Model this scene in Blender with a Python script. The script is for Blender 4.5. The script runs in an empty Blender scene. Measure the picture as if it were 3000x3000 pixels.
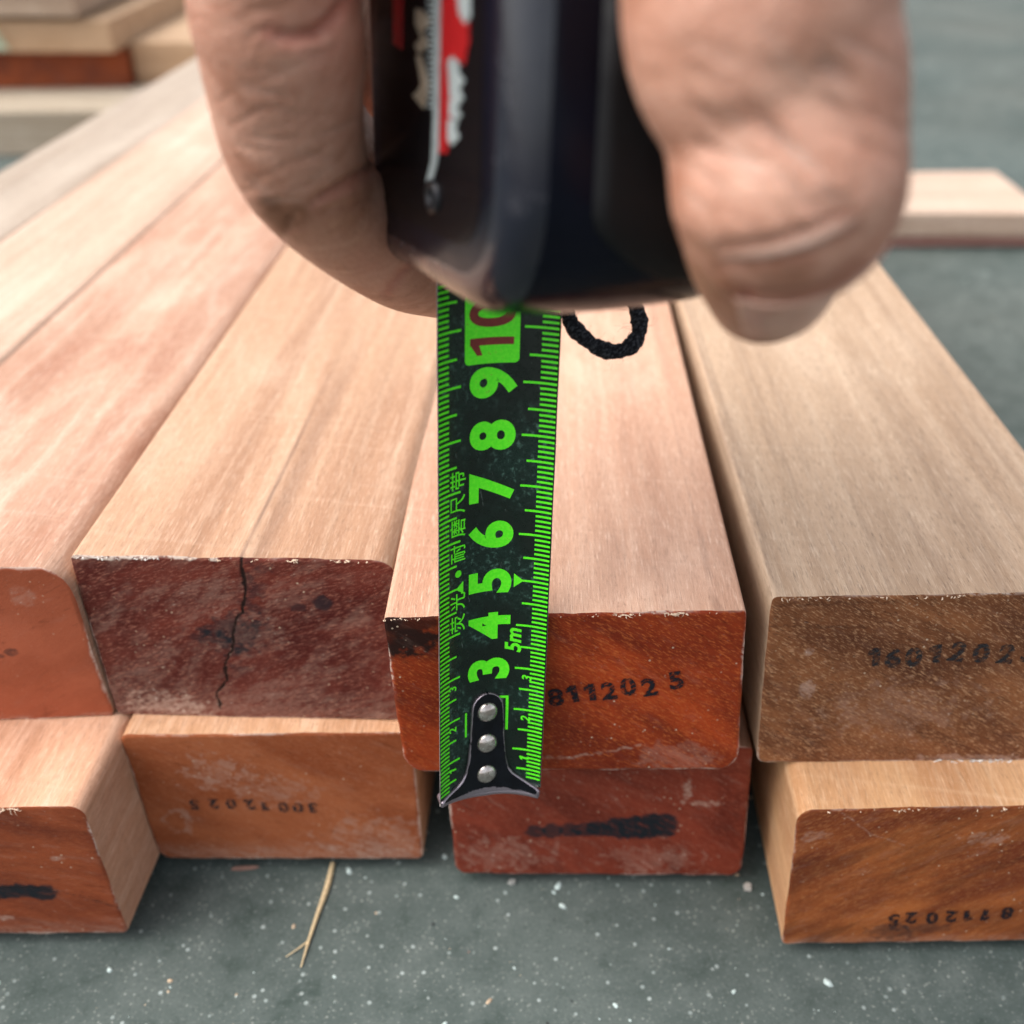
import bpy, bmesh, math, random
import numpy as np
from mathutils import Vector, Matrix
from mathutils.bvhtree import BVHTree

random.seed(7); RNG = np.random.default_rng(7)
SC = bpy.context.scene
COL = SC.collection
MM = 0.001
R = math.radians

# ------------------------------------------------------------------ camera
PITCH = R(34.3)                 # looking down at the ends of the stacked timber
CAM_H = 0.2265                  # height of the lens above the concrete
K = 0.925
cam_d = bpy.data.cameras.new('camera')
cam = bpy.data.objects.new('camera', cam_d); COL.objects.link(cam)
cam.location = (0, 0, CAM_H); cam.rotation_euler = (math.pi/2 - PITCH, 0, 0)
cam_d.sensor_width = 36; cam_d.lens = 36
cam_d.clip_start = 0.01; cam_d.clip_end = 60
cam_d.dof.use_dof = True; cam_d.dof.focus_distance = 0.198; cam_d.dof.aperture_fstop = 11.0
SC.camera = cam

# ------------------------------------------------------------------ daylight
SUN_EL, SUN_AZ = R(55), R(-98)      # azimuth measured from +Y (away from the viewer) towards +X
world = bpy.data.worlds.new('World'); SC.world = world; world.use_nodes = True
wn = world.node_tree.nodes; wl = world.node_tree.links
bg = wn['Background']
sky = wn.new('ShaderNodeTexSky'); sky.sky_type = 'NISHITA'; sky.sun_disc = False
sky.sun_elevation = SUN_EL; sky.sun_rotation = SUN_AZ
sky.air_density = 1.0; sky.dust_density = 4.0; sky.ozone_density = 1.0
hs = wn.new('ShaderNodeHueSaturation'); hs.inputs['Saturation'].default_value = 0.30
wl.new(sky.outputs[0], hs.inputs['Color']); wl.new(hs.outputs[0], bg.inputs['Color'])
bg.inputs['Strength'].default_value = 0.15
sd = bpy.data.lights.new('sun', 'SUN'); sd.energy = 1.3; sd.angle = R(55); sd.color = (1.0, 0.95, 0.88)
sun = bpy.data.objects.new('sun', sd); COL.objects.link(sun)
sdir = Vector((math.sin(SUN_AZ)*math.cos(SUN_EL), math.cos(SUN_AZ)*math.cos(SUN_EL), math.sin(SUN_EL)))
sun.rotation_euler = sdir.to_track_quat('Z', 'Y').to_euler(); sun.location = sdir*3
SC.view_settings.view_transform = 'Standard'; SC.view_settings.look = 'None'
SC.view_settings.exposure = 1.08; SC.view_settings.gamma = 1.0
SC.view_settings.use_curve_mapping = False
SC.render.engine = 'CYCLES'
SC.cycles.use_denoising = True

# ------------------------------------------------------------------ geometry helpers
CP, SP = math.cos(PITCH), math.sin(PITCH)
def cmm(X, Y, Z):
    """millimetres in the viewer's frame (right, down, ahead) -> world metres"""
    return Vector((X*MM, (Z*CP - Y*SP)*MM, CAM_H - (Y*CP + Z*SP)*MM))
def cpx(px, py, Z):
    return cmm((px-1500)/3000*Z, (py-1500)/3000*Z, Z)
def at_depth_below(px, py, H):
    """point where the sight line through (px,py) meets the level H mm below the lens"""
    y = (py-1500)/3000; x = (px-1500)/3000
    Z = H/(y*CP + SP)
    return cmm(x*Z, y*Z, Z)
def to_px(v):
    X = v[0]/MM; dy = v[1]/MM; h = (CAM_H - v[2])/MM
    Z = dy*CP + h*SP; Y = h*CP - dy*SP
    return 1500+3000*X/Z, 1500+3000*Y/Z

def mesh_obj(name, verts, faces, mats, parent=None, smooth=True, mat_idx=None):
    me = bpy.data.meshes.new(name)
    me.from_pydata([tuple(v) for v in verts], [], faces)
    for m in (mats if isinstance(mats, (list, tuple)) else [mats]): me.materials.append(m)
    if mat_idx is not None: me.polygons.foreach_set('material_index', mat_idx)
    if smooth: me.polygons.foreach_set('use_smooth', [True]*len(me.polygons))
    me.update()
    o = bpy.data.objects.new(name, me); COL.objects.link(o)
    if parent: o.parent = parent
    return o
def tag(o, label=None, cat=None, group=None, kind=None):
    if label: o['label'] = label
    if cat: o['category'] = cat
    if group: o['group'] = group
    if kind: o['kind'] = kind
    return o
def fix_normals(o):
    bm = bmesh.new(); bm.from_mesh(o.data)
    bmesh.ops.recalc_face_normals(bm, faces=bm.faces); bm.to_mesh(o.data); bm.free()
def set_attr(o, name, vals):
    a = o.data.attributes.new(name, 'FLOAT', 'POINT'); a.data.foreach_set('value', np.asarray(vals, dtype=np.float32))

_perm = RNG.permutation(65536).astype(np.int64)
def vnoise(x, y, seed=0):
    x = np.asarray(x, float); y = np.asarray(y, float)
    xi = np.floor(x).astype(np.int64); yi = np.floor(y).astype(np.int64)
    fx = x-xi; fy = y-yi; fx = fx*fx*(3-2*fx); fy = fy*fy*(3-2*fy)
    def h(a, b): return _perm[(_perm[(a*7919+seed*131) & 65535] + b*104729) & 65535]/65535.0
    return (h(xi, yi)*(1-fx)+h(xi+1, yi)*fx)*(1-fy)+(h(xi, yi+1)*(1-fx)+h(xi+1, yi+1)*fx)*fy
def fbm(x, y, seed=0, o=4):
    s = 0; a = .5; t = 0
    for i in range(o): s = s+a*vnoise(x*2**i, y*2**i, seed+i*17); t += a; a *= .5
    return s/t
def sstep(a, b, x):
    t = np.clip((x-a)/(b-a), 0, 1); return t*t*(3-2*t)

# ------------------------------------------------------------------ node helpers
class NT:
    def __init__(s, name):
        s.m = bpy.data.materials.new(name); s.m.use_nodes = True
        s.t = s.m.node_tree; s.b = s.t.nodes['Principled BSDF']; s.out = s.t.nodes['Material Output']
        s.tc = s.t.nodes.new('ShaderNodeTexCoord')
    def put(s, sock, v):
        if hasattr(v, 'is_output'): s.t.links.new(v, sock)
        elif isinstance(v, (tuple, list)) and len(v) == 3 and sock.type == 'RGBA': sock.default_value = (*v, 1)
        else: sock.default_value = v
    def coords(s, scale=(1,1,1), rot=(0,0,0), loc=(0,0,0)):
        r = s.t.nodes.new('ShaderNodeMapping'); r.vector_type = 'POINT'
        r.inputs['Rotation'].default_value = rot
        s.t.links.new(s.tc.outputs['Object'], r.inputs['Vector'])
        n = s.t.nodes.new('ShaderNodeMapping'); n.inputs['Scale'].default_value = scale; n.inputs['Location'].default_value = loc
        s.t.links.new(r.outputs[0], n.inputs['Vector'])
        return n.outputs[0]
    def noise(s, vec, scale=1, detail=3, rough=.55, dist=0):
        n = s.t.nodes.new('ShaderNodeTexNoise'); s.t.links.new(vec, n.inputs['Vector'])
        n.inputs['Scale'].default_value = scale; n.inputs['Detail'].default_value = detail
        n.inputs['Roughness'].default_value = rough; n.inputs['Distortion'].default_value = dist
        return n.outputs[0]
    def voro(s, vec, scale=1, feature='F1'):
        n = s.t.nodes.new('ShaderNodeTexVoronoi'); n.feature = feature; s.t.links.new(vec, n.inputs['Vector']); n.inputs['Scale'].default_value = scale
        return n.outputs['Distance'], n.outputs['Color']
    def ramp(s, v, lo, hi, a=0., b=1.):
        n = s.t.nodes.new('ShaderNodeMapRange'); n.interpolation_type = 'SMOOTHSTEP'
        s.put(n.inputs['Value'], v)
        for i, x in zip(('From Min','From Max','To Min','To Max'), (lo, hi, a, b)): n.inputs[i].default_value = x
        return n.outputs[0]
    def mix(s, f, a, b, mode='MIX'):
        n = s.t.nodes.new('ShaderNodeMix'); n.data_type = 'RGBA'; n.blend_type = mode
        s.put(n.inputs[0], f); s.put(n.inputs[6], a); s.put(n.inputs[7], b)
        return n.outputs[2]
    def math(s, op, a, b=0., clamp=False):
        n = s.t.nodes.new('ShaderNodeMath'); n.operation = op; n.use_clamp = clamp
        s.put(n.inputs[0], a); s.put(n.inputs[1], b)
        return n.outputs[0]
    def attr(s, name):
        n = s.t.nodes.new('ShaderNodeAttribute'); n.attribute_name = name; return n.outputs['Fac']
    def bump(s, h, strength=.3, dist=.0003):
        n = s.t.nodes.new('ShaderNodeBump'); n.inputs['Strength'].default_value = strength; n.inputs['Distance'].default_value = dist
        s.t.links.new(h, n.inputs['Height']); s.t.links.new(n.outputs[0], s.b.inputs['Normal'])
    def set(s, **k):
        for a, v in k.items(): s.put(s.b.inputs[a.replace('_', ' ')], v)
        return s

def plain(name, col, rough=.5, metal=0., spec=.5):
    n = NT(name); n.set(Base_Color=col, Roughness=rough, Metallic=metal)
    n.b.inputs['Specular IOR Level'].default_value = spec
    v = n.noise(n.coords((900,900,900)), 1, 4)
    n.put(n.b.inputs['Base Color'], n.mix(n.ramp(v, .35, .7), tuple(c*.82 for c in col), tuple(min(1, c*1.1) for c in col)))
    n.put(n.b.inputs['Roughness'], n.ramp(v, .3, .7, rough*.85, min(1, rough*1.15)))
    return n.m

def sawn_wood(name, dark, mid, light, seed=0., streak=1., pores=.5, pale=.35, blotch=None):
    """long faces of a board: grain runs along local Y"""
    n = NT(name); L = (seed*3.1, seed*.37, seed*1.7)
    wide = n.noise(n.coords((48*streak, 2.6, 48*streak), loc=L), 1, 5, .62, 1.4)
    mids = n.noise(n.coords((330*streak, 11, 330*streak), loc=L), 1, 5, .7, .9)
    fine = n.noise(n.coords((3400, 190, 3400), loc=L), 1, 3, .7, .3)
    fib = n.noise(n.coords((1900, 420, 1900), loc=(L[0], 3, L[2])), 1, 4, .75)
    blot = n.noise(n.coords((34, 13, 34), loc=L), 1, 5, .65, .6)
    por = n.noise(n.coords((3800, 260, 3800), loc=(L[0]+4, 1, 2)), 1, 2, .6)
    saw = n.noise(n.coords((9, 520, 9), (0, 0, R(6)), loc=L), 1, 3, .6, .3)
    c = n.mix(n.ramp(wide, .34, .66), dark, mid)
    c = n.mix(n.ramp(mids, .46, .74, 0, .6), c, light)
    c = n.mix(n.ramp(mids, .46, .28, 0, .4), c, tuple(x*.78 for x in dark))
    c = n.mix(n.ramp(blot, .5, .74, 0, pale), c, tuple(min(.85, x*1.12+.04) for x in light))
    if blotch: c = n.mix(n.ramp(blot, .52, .3, 0, .75), c, blotch)
    c = n.mix(n.ramp(saw, .56, .8, 0, .22), c, tuple(min(.85, x*1.1+.03) for x in light))
    c = n.mix(n.ramp(fine, .5, .76, 0, .62), c, tuple(min(.9, x*1.15+.07) for x in light))
    c = n.mix(n.ramp(fib, .47, .27, 0, .55), c, tuple(x*.6 for x in dark))
    c = n.mix(n.ramp(por, .58, .68, 0, pores), c, tuple(x*.42 for x in dark))
    c = n.mix(n.attr('mark'), c, (.07, .035, .03))
    n.set(Base_Color=c, Roughness=n.ramp(mids, .3, .7, .52, .7))
    n.b.inputs['Specular IOR Level'].default_value = .3
    h = n.math('ADD', n.math('MULTIPLY', fine, .6), n.math('ADD', n.math('MULTIPLY', fib, .5), n.math('MULTIPLY', saw, .5)))
    n.bump(h, .6, .0003)
    return n.m

def end_grain(name, dark, mid, light, ang=35, seed=0., streak=.5, dusty=.4, ring=.0, gloss=.42):
    """sealed end of a board: local X across, local Z up; streaks at ang degrees"""
    n = NT(name); L = (seed*2.3, 0, seed*1.1); r = (0, R(ang), 0)
    big = n.noise(n.coords((26, 26, 60), r, L), 1, 4, .6, .5)
    rings = n.noise(n.coords((7, 7, 190), r, L), 1, 3, .6, .4)
    dash = n.noise(n.coords((640, 640, 2900), r, L), 1, 4, .7, .2)
    dsh2 = n.noise(n.coords((760, 760, 3600), (0, R(ang+9), 0), (L[0]+5, 0, 3)), 1, 2, .6)
    film = n.noise(n.coords((110, 110, 520), (0, R(ang-4), 0), (L[0]+9, 0, 4)), 1, 5, .7, .3)
    c = n.mix(n.ramp(big, .3, .7), dark, mid)
    c = n.mix(n.ramp(rings, .45, .7, 0, ring), c, dark)
    c = n.mix(n.ramp(dash, .5, .66, 0, streak), c, light)
    c = n.mix(n.ramp(dsh2, .44, .3, 0, streak*.8), c, tuple(x*.45 for x in dark))
    c = n.mix(n.attr('stain'), c, (.022, .008, .006))
    dst = n.math('MULTIPLY', n.ramp(film, .52, .78), dusty)
    sp = n.noise(n.coords((900, 900, 1400), r, (L[0]+2, 0, 8)), 1, 2, .5)
    dsa = n.math('MULTIPLY', n.attr('dust'), n.ramp(n.math('ADD', film, n.math('MULTIPLY', sp, .6)), .55, .95))
    c = n.mix(n.math('ADD', dst, dsa, True), c, (.40, .26, .20))
    c = n.mix(n.math('MULTIPLY', n.ramp(sp, .68, .76), n.math('ADD', dusty*.75, n.attr('dust'), True)), c, (.62, .52, .44))
    dt, _ = n.voro(n.coords((420, 420, 420), (0, R(ang), 0), (L[0]+3, 0, 1)), 1)
    spr = n.noise(n.coords((55, 55, 55), loc=(L[0]+1, 0, 2)), 1, 3, .6)
    c = n.mix(n.math('MULTIPLY', n.ramp(dt, .13, .07, 0, .8), n.ramp(spr, .46, .62)), c, (.55, .42, .3))
    drk = n.noise(n.coords((150, 150, 700), r, (L[0]+7, 0, 5)), 1, 5, .7, .4)
    c = n.mix(n.ramp(drk, .55, .78, 0, .6), c, tuple(x*.4 for x in dark))
    c = n.mix(n.math('MULTIPLY', n.attr('worn'), n.ramp(sp, .3, .55)), c, (.62, .5, .42))
    inkn = n.noise(n.coords((260, 260, 700), r, (L[0], 0, 6)), 1, 3, .6)
    c = n.mix(n.math('MULTIPLY', n.attr('ink'), n.ramp(inkn, .25, .5, .45, 1.), True), c, (.012, .014, .018))
    c = n.mix(n.attr('crack'), c, (.012, .006, .005))
    ro = n.math('ADD', n.math('MULTIPLY', n.ramp(film, .45, .7), .28), gloss, True)
    n.set(Base_Color=c, Roughness=ro)
    n.b.inputs['Specular IOR Level'].default_value = .14
    h = n.math('ADD', n.math('MULTIPLY', dash, .7), n.math('MULTIPLY', dsh2, .5))
    h = n.math('SUBTRACT', h, n.math('MULTIPLY', n.attr('crack'), 1.5))
    n.bump(h, .4, .00025)
    return n.m

# ------------------------------------------------------------------ ground (setting)
def ground_material():
    n = NT('concrete'); 
    a = n.noise(n.coords((9, 9, 9)), 1, 5, .62, .3)
    b = n.noise(n.coords((70, 70, 70)), 1, 5, .68)
    g = n.noise(n.coords((1100, 1100, 1100)), 1, 3, .65)
    far = n.noise(n.coords((2.2, 2.2, 2.2)), 1, 3, .6)
    c = n.mix(n.ramp(a, .3, .7), (.054, .071, .066), (.090, .110, .103))
    c = n.mix(n.ramp(b, .42, .74, 0, .6), c, (.125, .145, .137))
    c = n.mix(n.ramp(b, .46, .3, 0, .6), c, (.026, .042, .036))
    c = n.mix(n.ramp(g, .56, .72, 0, .45), c, (.21, .225, .21))
    c = n.mix(n.ramp(g, .44, .3, 0, .5), c, (.035, .045, .04))
    c = n.mix(n.ramp(far, .4, .7, 0, .4), c, (.12, .115, .098))
    d, vc = n.voro(n.coords((240, 240, 240)), 1)
    c = n.mix(n.math('MULTIPLY', n.ramp(d, .15, .08, 0, .55), n.ramp(a, .3, .55)), c, n.mix(n.ramp(g, .4, .6), (.34, .40, .385), (.55, .62, .60)))
    d2, vc2 = n.voro(n.coords((620, 620, 620)), 1)
    c = n.mix(n.math('MULTIPLY', n.ramp(d2, .25, .12, 0, .6), n.ramp(b, .4, .6)), c, n.mix(n.ramp(g, .4, .6), (.2, .22, .2), (.36, .38, .35)))
    n.set(Base_Color=c, Roughness=n.ramp(b, .3, .7, .75, .95)); n.b.inputs['Specular IOR Level'].default_value = .1
    n.bump(n.math('ADD', n.math('MULTIPLY', g, .5), b), .5, .0008)
    return n.m
N = 24
gx = [-6+12*i/N for i in range(N+1)]
gv = [(x, y+3, 0) for y in gx for x in gx]
gf = [(j*(N+1)+i, j*(N+1)+i+1, (j+1)*(N+1)+i+1, (j+1)*(N+1)+i) for j in range(N) for i in range(N)]
g = mesh_obj('ground', gv, gf, ground_material(), smooth=False); tag(g, kind='structure', label='grey green concrete yard floor strewn with specks', cat='ground')

# ------------------------------------------------------------------ timber
def edge_pts(W, T, rad, nu, nz, seed):
    """rows of a rounded quad in (a across, b up) millimetres"""
    rTL, rTR, rBL, rBR = rad
    bb = np.linspace(0, T, nz)
    e = np.array([0, .03, .1, .2, .4, .7, 1.1, 1.6])
    bb = np.unique(np.concatenate([bb[2:-2], e, T-e]))
    rows = []
    for b in bb:
        lo = 0.; hi = W
        if b < rBL: lo = max(lo, rBL-math.sqrt(max(0, rBL**2-(rBL-b)**2)))
        if T-b < rTL: lo = max(lo, rTL-math.sqrt(max(0, rTL**2-(rTL-(T-b))**2)))
        if b < rBR: hi = min(hi, W-rBR+math.sqrt(max(0, rBR**2-(rBR-b)**2)))
        if T-b < rTR: hi = min(hi, W-rTR+math.sqrt(max(0, rTR**2-(rTR-(T-b))**2)))
        u = np.linspace(0, 1, nu)
        u = np.unique(np.concatenate([u[1:-1], e[:6]/W, 1-e[:6]/W]))
        rows.append((lo+(hi-lo)*u, np.full(len(u), b), np.minimum(u, 1-u)*(hi-lo)))
    A = np.array([r[0] for r in rows]); B = np.array([r[1] for r in rows]); dlr = np.array([r[2] for r in rows])
    return A, B, np.minimum(dlr, np.minimum(B, T-B))

def board(name, label, cat, group, corners, Htop, Hbot, rad, vpx, length, long_mat, end_mat, feats=None, step=.3, chip=.35, seed=0, bow=0., k=K, marks=None):
    """corners: sight points of the end's TL, TR, BL, BR; it lies between two levels and runs away towards vpx"""
    TL = at_depth_below(*corners[0], Htop*k); TR = at_depth_below(*corners[1], Htop*k)
    BL = at_depth_below(*corners[2], Hbot*k); BR = at_depth_below(*corners[3], Hbot*k)
    yaw = math.atan((vpx-1500)/3000*CP)
    org = (BL+BR)/2
    Rm = Matrix.Rotation(yaw, 3, 'Z')     # local -> world uses rotation by -yaw about Z
    Rw = Matrix.Rotation(-yaw, 3, 'Z')
    loc = [Rm @ (p-org) for p in (TL, TR, BL, BR)]
    W = max((TR-TL).length, (BR-BL).length)/MM; T = (TL-BL).length/MM
    nu = max(12, int(W/step)); nz = max(10, int(T/step))
    A, B, D = edge_pts(W, T, rad, nu, nz, seed)
    fa = A/W; fb = B/T
    P = np.zeros(A.shape+(3,))
    for w, c in ((fb*(1-fa), loc[0]), (fb*fa, loc[1]), ((1-fb)*(1-fa), loc[2]), ((1-fb)*fa, loc[3])):
        P += w[..., None]*np.array(c)
    # eased, slightly chipped arris and a faintly uneven saw cut
    ch = chip*(.35+1.6*fbm(A/5, B/5, seed+3, 3)**2)
    P[..., 1] += MM*(ch*np.clip(1-D/.9, 0, 1)**2 + .25*(fbm(A/18, B/18, seed+5, 3)-.5))
    wob = .35*(fbm(A/7, B/7+50, seed+9, 4)-.5)*np.clip(1-D/1.2, 0, 1)
    P[..., 2] += MM*wob*2; P[..., 0] += MM*wob*1.5
    nr, nc = A.shape
    # perimeter loop
    loop = [(0, j) for j in range(nc)]+[(i, nc-1) for i in range(1, nr)]+[(nr-1, j) for j in range(nc-2, -1, -1)]+[(i, 0) for i in range(nr-2, 0, -1)]
    front = np.array([P[i, j] for i, j in loop]); n = len(loop)
    ys = [0, .001, .003, .008]+[.014+.008*i for i in range(9)]+[.09+i*(length-.09)/26 for i in range(27)]
    V = []; F = []
    y0 = front[:, 1]
    for kx, y in enumerate(ys):
        ring = front.copy()
        ring[:, 1] = y0+y if y < .05 else y0*(1-min(1, y/.3))+y
        if kx >= 1:
            nx = .25*MM*(fbm(ring[:, 1]*30+seed, ring[:, 0]*60, seed+21, 2)-.5); ring[:, 2] += nx
        ring[:, 0] += bow*math.sin(math.pi*min(1, y/length))
        V.append(ring)
    V = np.concatenate(V)
    for r in range(len(ys)-1):
        for i in range(n):
            j = (i+1) % n
            F.append((r*n+i, (r+1)*n+i, (r+1)*n+j, r*n+j))
    F.append(tuple((len(ys)-1)*n+i for i in range(n)))
    o = mesh_obj(name, V, F, long_mat)
    o.data.polygons[len(F)-1].use_smooth = False
    la = np.tile(np.array([A[i, j] for i, j in loop]), len(ys)); lb = np.tile(np.array([B[i, j] for i, j in loop]), len(ys))
    set_attr(o, 'mark', np.clip(marks(la, lb, V[:, 1]/MM, W, T), 0, 1) if marks else np.zeros(len(V)))
    tag(o, label, cat, group)
    idx = np.arange(nr*nc).reshape(nr, nc)
    EF = [(int(idx[i, j]), int(idx[i, j+1]), int(idx[i+1, j+1]), int(idx[i+1, j])) for i in range(nr-1) for j in range(nc-1)]
    e = mesh_obj('sealed_end', P.reshape(-1, 3), EF, end_mat, o)
    at = dict(ink=np.zeros_like(A), dust=np.zeros_like(A), crack=np.zeros_like(A), stain=np.zeros_like(A))
    at['worn'] = .85*np.clip(1-D/(.25+1.5*fbm(A/3, B/3, seed+31, 4)**3), 0, 1)*sstep(.4, .66, fbm(A/11, B/11, seed+41, 4))
    at['worn'] += .75*sstep(1.1, .15, B+.5*fbm(A/2, B, seed+51, 3))*sstep(.36, .58, fbm(A/9, B/9, seed+61, 4))
    if feats: feats(A, B, W, T, at)
    for kk, v in at.items(): set_attr(e, kk, np.clip(v, 0, 1).ravel())
    o.location = org; o.rotation_euler = (0, 0, -yaw)
    def surf(a, b, off=.06):
        """local point on the sealed end, a across from the left, b up"""
        fa, fb = a/W, b/T
        p = (loc[0]*(fb*(1-fa))+loc[1]*(fb*fa)+loc[2]*((1-fb)*(1-fa))+loc[3]*((1-fb)*fa))
        return Vector((p.x, p.y-off*MM, p.z))
    def from_px(px, py):
        """a, b (mm) on the end for a sight point"""
        best = None
        a, b = W/2, T/2
        for it in range(30):
            q = to_px(org + Rw @ surf(a, b)); qa = to_px(org + Rw @ surf(a+1, b)); qb = to_px(org + Rw @ surf(a, b+1))
            J = np.array([[qa[0]-q[0], qb[0]-q[0]], [qa[1]-q[1], qb[1]-q[1]]])
            s = np.linalg.solve(J, np.array([px-q[0], py-q[1]])); a += s[0]; b += s[1]
        return a, b
    o_info = dict(o=o, W=W, T=T, surf=surf, from_px=from_px, end=e, loc=loc)
    return o_info

# ---- glyphs
def glyph_mesh(text, size, bold=.0, shear=0., cond=1.):
    if text == '1':       # a plain one with its flag
        w = .06+bold*1.3; f = .09+bold*1.6
        q = [(.16-w, 0), (.16+w, 0), (.16+w, .727), (.16-w, .727), (.16-w, .727-f*.2), (-.06-bold, .60), (-.06-bold, .60-f), (.16-w, .70-f*1.5)]
        vs = np.array([(x*size+y*size*shear, y*size, 0) for x, y in q]); vs -= (vs.min(0)+vs.max(0))/2
        return vs, [(0, 1, 2, 3), (4, 5, 6, 7)]
    cu = bpy.data.curves.new('glyph', 'FONT'); cu.body = text; cu.size = size; cu.offset = bold*size; cu.shear = shear
    cu.align_x = 'CENTER'; cu.resolution_u = 6
    ob = bpy.data.objects.new('glyph', cu); COL.objects.link(ob)
    dg = bpy.context.evaluated_depsgraph_get()
    me = bpy.data.meshes.new_from_object(ob.evaluated_get(dg))
    bpy.data.objects.remove(ob); bpy.data.curves.remove(cu)
    vs = np.array([v.co[:] for v in me.vertices]) if len(me.vertices) else np.zeros((0, 3))
    fs = [tuple(p.vertices) for p in me.polygons]
    bpy.data.meshes.remove(me)
    if len(vs):
        lo = vs.min(0); hi = vs.max(0); vs = vs-(lo+hi)/2
        vs[:, 0] *= cond
    return vs, fs
def dice(vs, fs, dx, dy):
    """cut a flat mesh along both axes so it can be bent over a curved surface"""
    bm = bmesh.new(); bv = [bm.verts.new(v) for v in vs]
    for f in fs:
        try: bm.faces.new([bv[i] for i in f])
        except ValueError: pass
    bmesh.ops.triangulate(bm, faces=[f for f in bm.faces if len(f.verts) > 4])
    lo = vs.min(0); hi = vs.max(0)
    for ax, d in ((0, dx), (1, dy)):
        if not d: continue
        x = lo[ax]+d
        while x < hi[ax]:
            no = Vector((1, 0, 0)) if ax == 0 else Vector((0, 1, 0))
            bmesh.ops.bisect_plane(bm, geom=bm.verts[:]+bm.edges[:]+bm.faces[:], plane_co=no*x, plane_no=no)
            x += d
    bm.verts.ensure_lookup_table(); bm.verts.index_update()
    V = np.array([v.co[:] for v in bm.verts]); F = [tuple(v.index for v in f.verts) for f in bm.faces]; bm.free()
    return V, F

def ink_material(name, col=(.012, .013, .017), lo=.36, hi=.52, sc=900, amin=.0, amax=.95):
    n = NT(name)
    v = n.noise(n.coords((sc, sc, sc*2.2), (0, R(35), 0)), 1, 3, .65)
    n.b.inputs['Specular IOR Level'].default_value = .1
    n.set(Base_Color=col, Roughness=.8, Alpha=n.ramp(v, lo, hi, amin, amax))
    return n.m

def stamp(bd, chars, pts, height, ink, rot=0., flip=False, bold=.012, jitter=4.):
    """rubber-stamped figures; pts are the sight points of each figure's middle"""
    V = []; F = []; rs = random.Random(int(pts[0][0]))
    for c, (px, py) in zip(chars, pts):
        a, b = bd['from_px'](px, py)
        vs, fs = glyph_mesh(c, height/.72*1.0, bold)
        if not len(vs): continue
        th = R(rot+rs.uniform(-jitter, jitter))+(math.pi if flip else 0)
        base = len(V)
        for v in vs:
            x = v[0]*math.cos(th)-v[1]*math.sin(th); y = v[0]*math.sin(th)+v[1]*math.cos(th)
            V.append(bd['surf'](a+x, b+y, .22))
        F += [tuple(base+i for i in f) for f in fs]
    return mesh_obj('date_stamp', V, F, ink, bd['o'], smooth=False)

def fringe(bd, spans, mat, n=60, seed=0, top=True, ln=(.5, 2.2)):
    """torn wood fibres along an arris of the end"""
    rs = random.Random(seed); V = []; F = []
    W, T = bd['W'], bd['T']
    for i in range(n):
        s = rs.choice(spans); a = rs.uniform(*s); b = (T-.25 if top else .3)+rs.uniform(-.3, .15)
        p = bd['surf'](a, b, rs.uniform(-.2, .35)); L = rs.uniform(*ln)*MM; w = rs.uniform(.05, .2)*MM
        th = rs.uniform(-1.1, 1.1); d = Vector((math.sin(th), -rs.uniform(.1, .6), (-1 if top else 1)*math.cos(th)*rs.uniform(-.25, .9))).normalized()
        if rs.random() < .45: d = Vector((rs.choice((-1, 1)), -.15, rs.uniform(-.25, .25))).normalized()
        x = d.cross(Vector((0, 1, 0))).normalized()*w
        t = Vector((0, -w*.6, 0)); k = len(V)
        cx = Vector((rs.uniform(-.2, .2), -.1, rs.uniform(-.2, .2)))*L
        V += [p-x, p+x, p+t*2, p+d*L*.5+cx-x*.8, p+d*L*.5+cx+x*.8, p+d*L*.5+cx+t*2, p+d*L]
        F += [(k, k+1, k+4, k+3), (k+1, k+2, k+5, k+4), (k+2, k, k+3, k+5), (k+3, k+4, k+6), (k+4, k+5, k+6), (k+5, k+3, k+6)]
    return mesh_obj('torn_fibres', V, F, mat, bd['o'], smooth=False)

M_FIB = plain('pale_fibre', (.62, .46, .33), .8)
M_FIBW = plain('white_fibre', (.74, .68, .62), .8)
GT = 'timber boards of the stack, ends towards the viewer'
LEN = 1.25
def blob(A, B, a, b, ra, rb, seed=0, amp=.5):
    q = np.sqrt(((A-a)/ra)**2+((B-b)/rb)**2)+amp*(fbm(A/1.6, B/1.6, seed, 4)-.5)*2
    return 1-sstep(.75, 1.1, q)
def line(A, B, pts, w, seed=0, j=.6):
    d = np.full(A.shape, 1e9)
    for (x0, y0), (x1, y1) in zip(pts, pts[1:]):
        dx, dy = x1-x0, y1-y0; t = np.clip(((A-x0)*dx+(B-y0)*dy)/(dx*dx+dy*dy), 0, 1)
        d = np.minimum(d, np.hypot(A-x0-t*dx+j*(vnoise(A*.9, B*.9, seed)-.5), B-y0-t*dy+j*(vnoise(A*.9+40, B*.9, seed)-.5)))
    return 1-sstep(w*.5, w*1.3, d)

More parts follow.
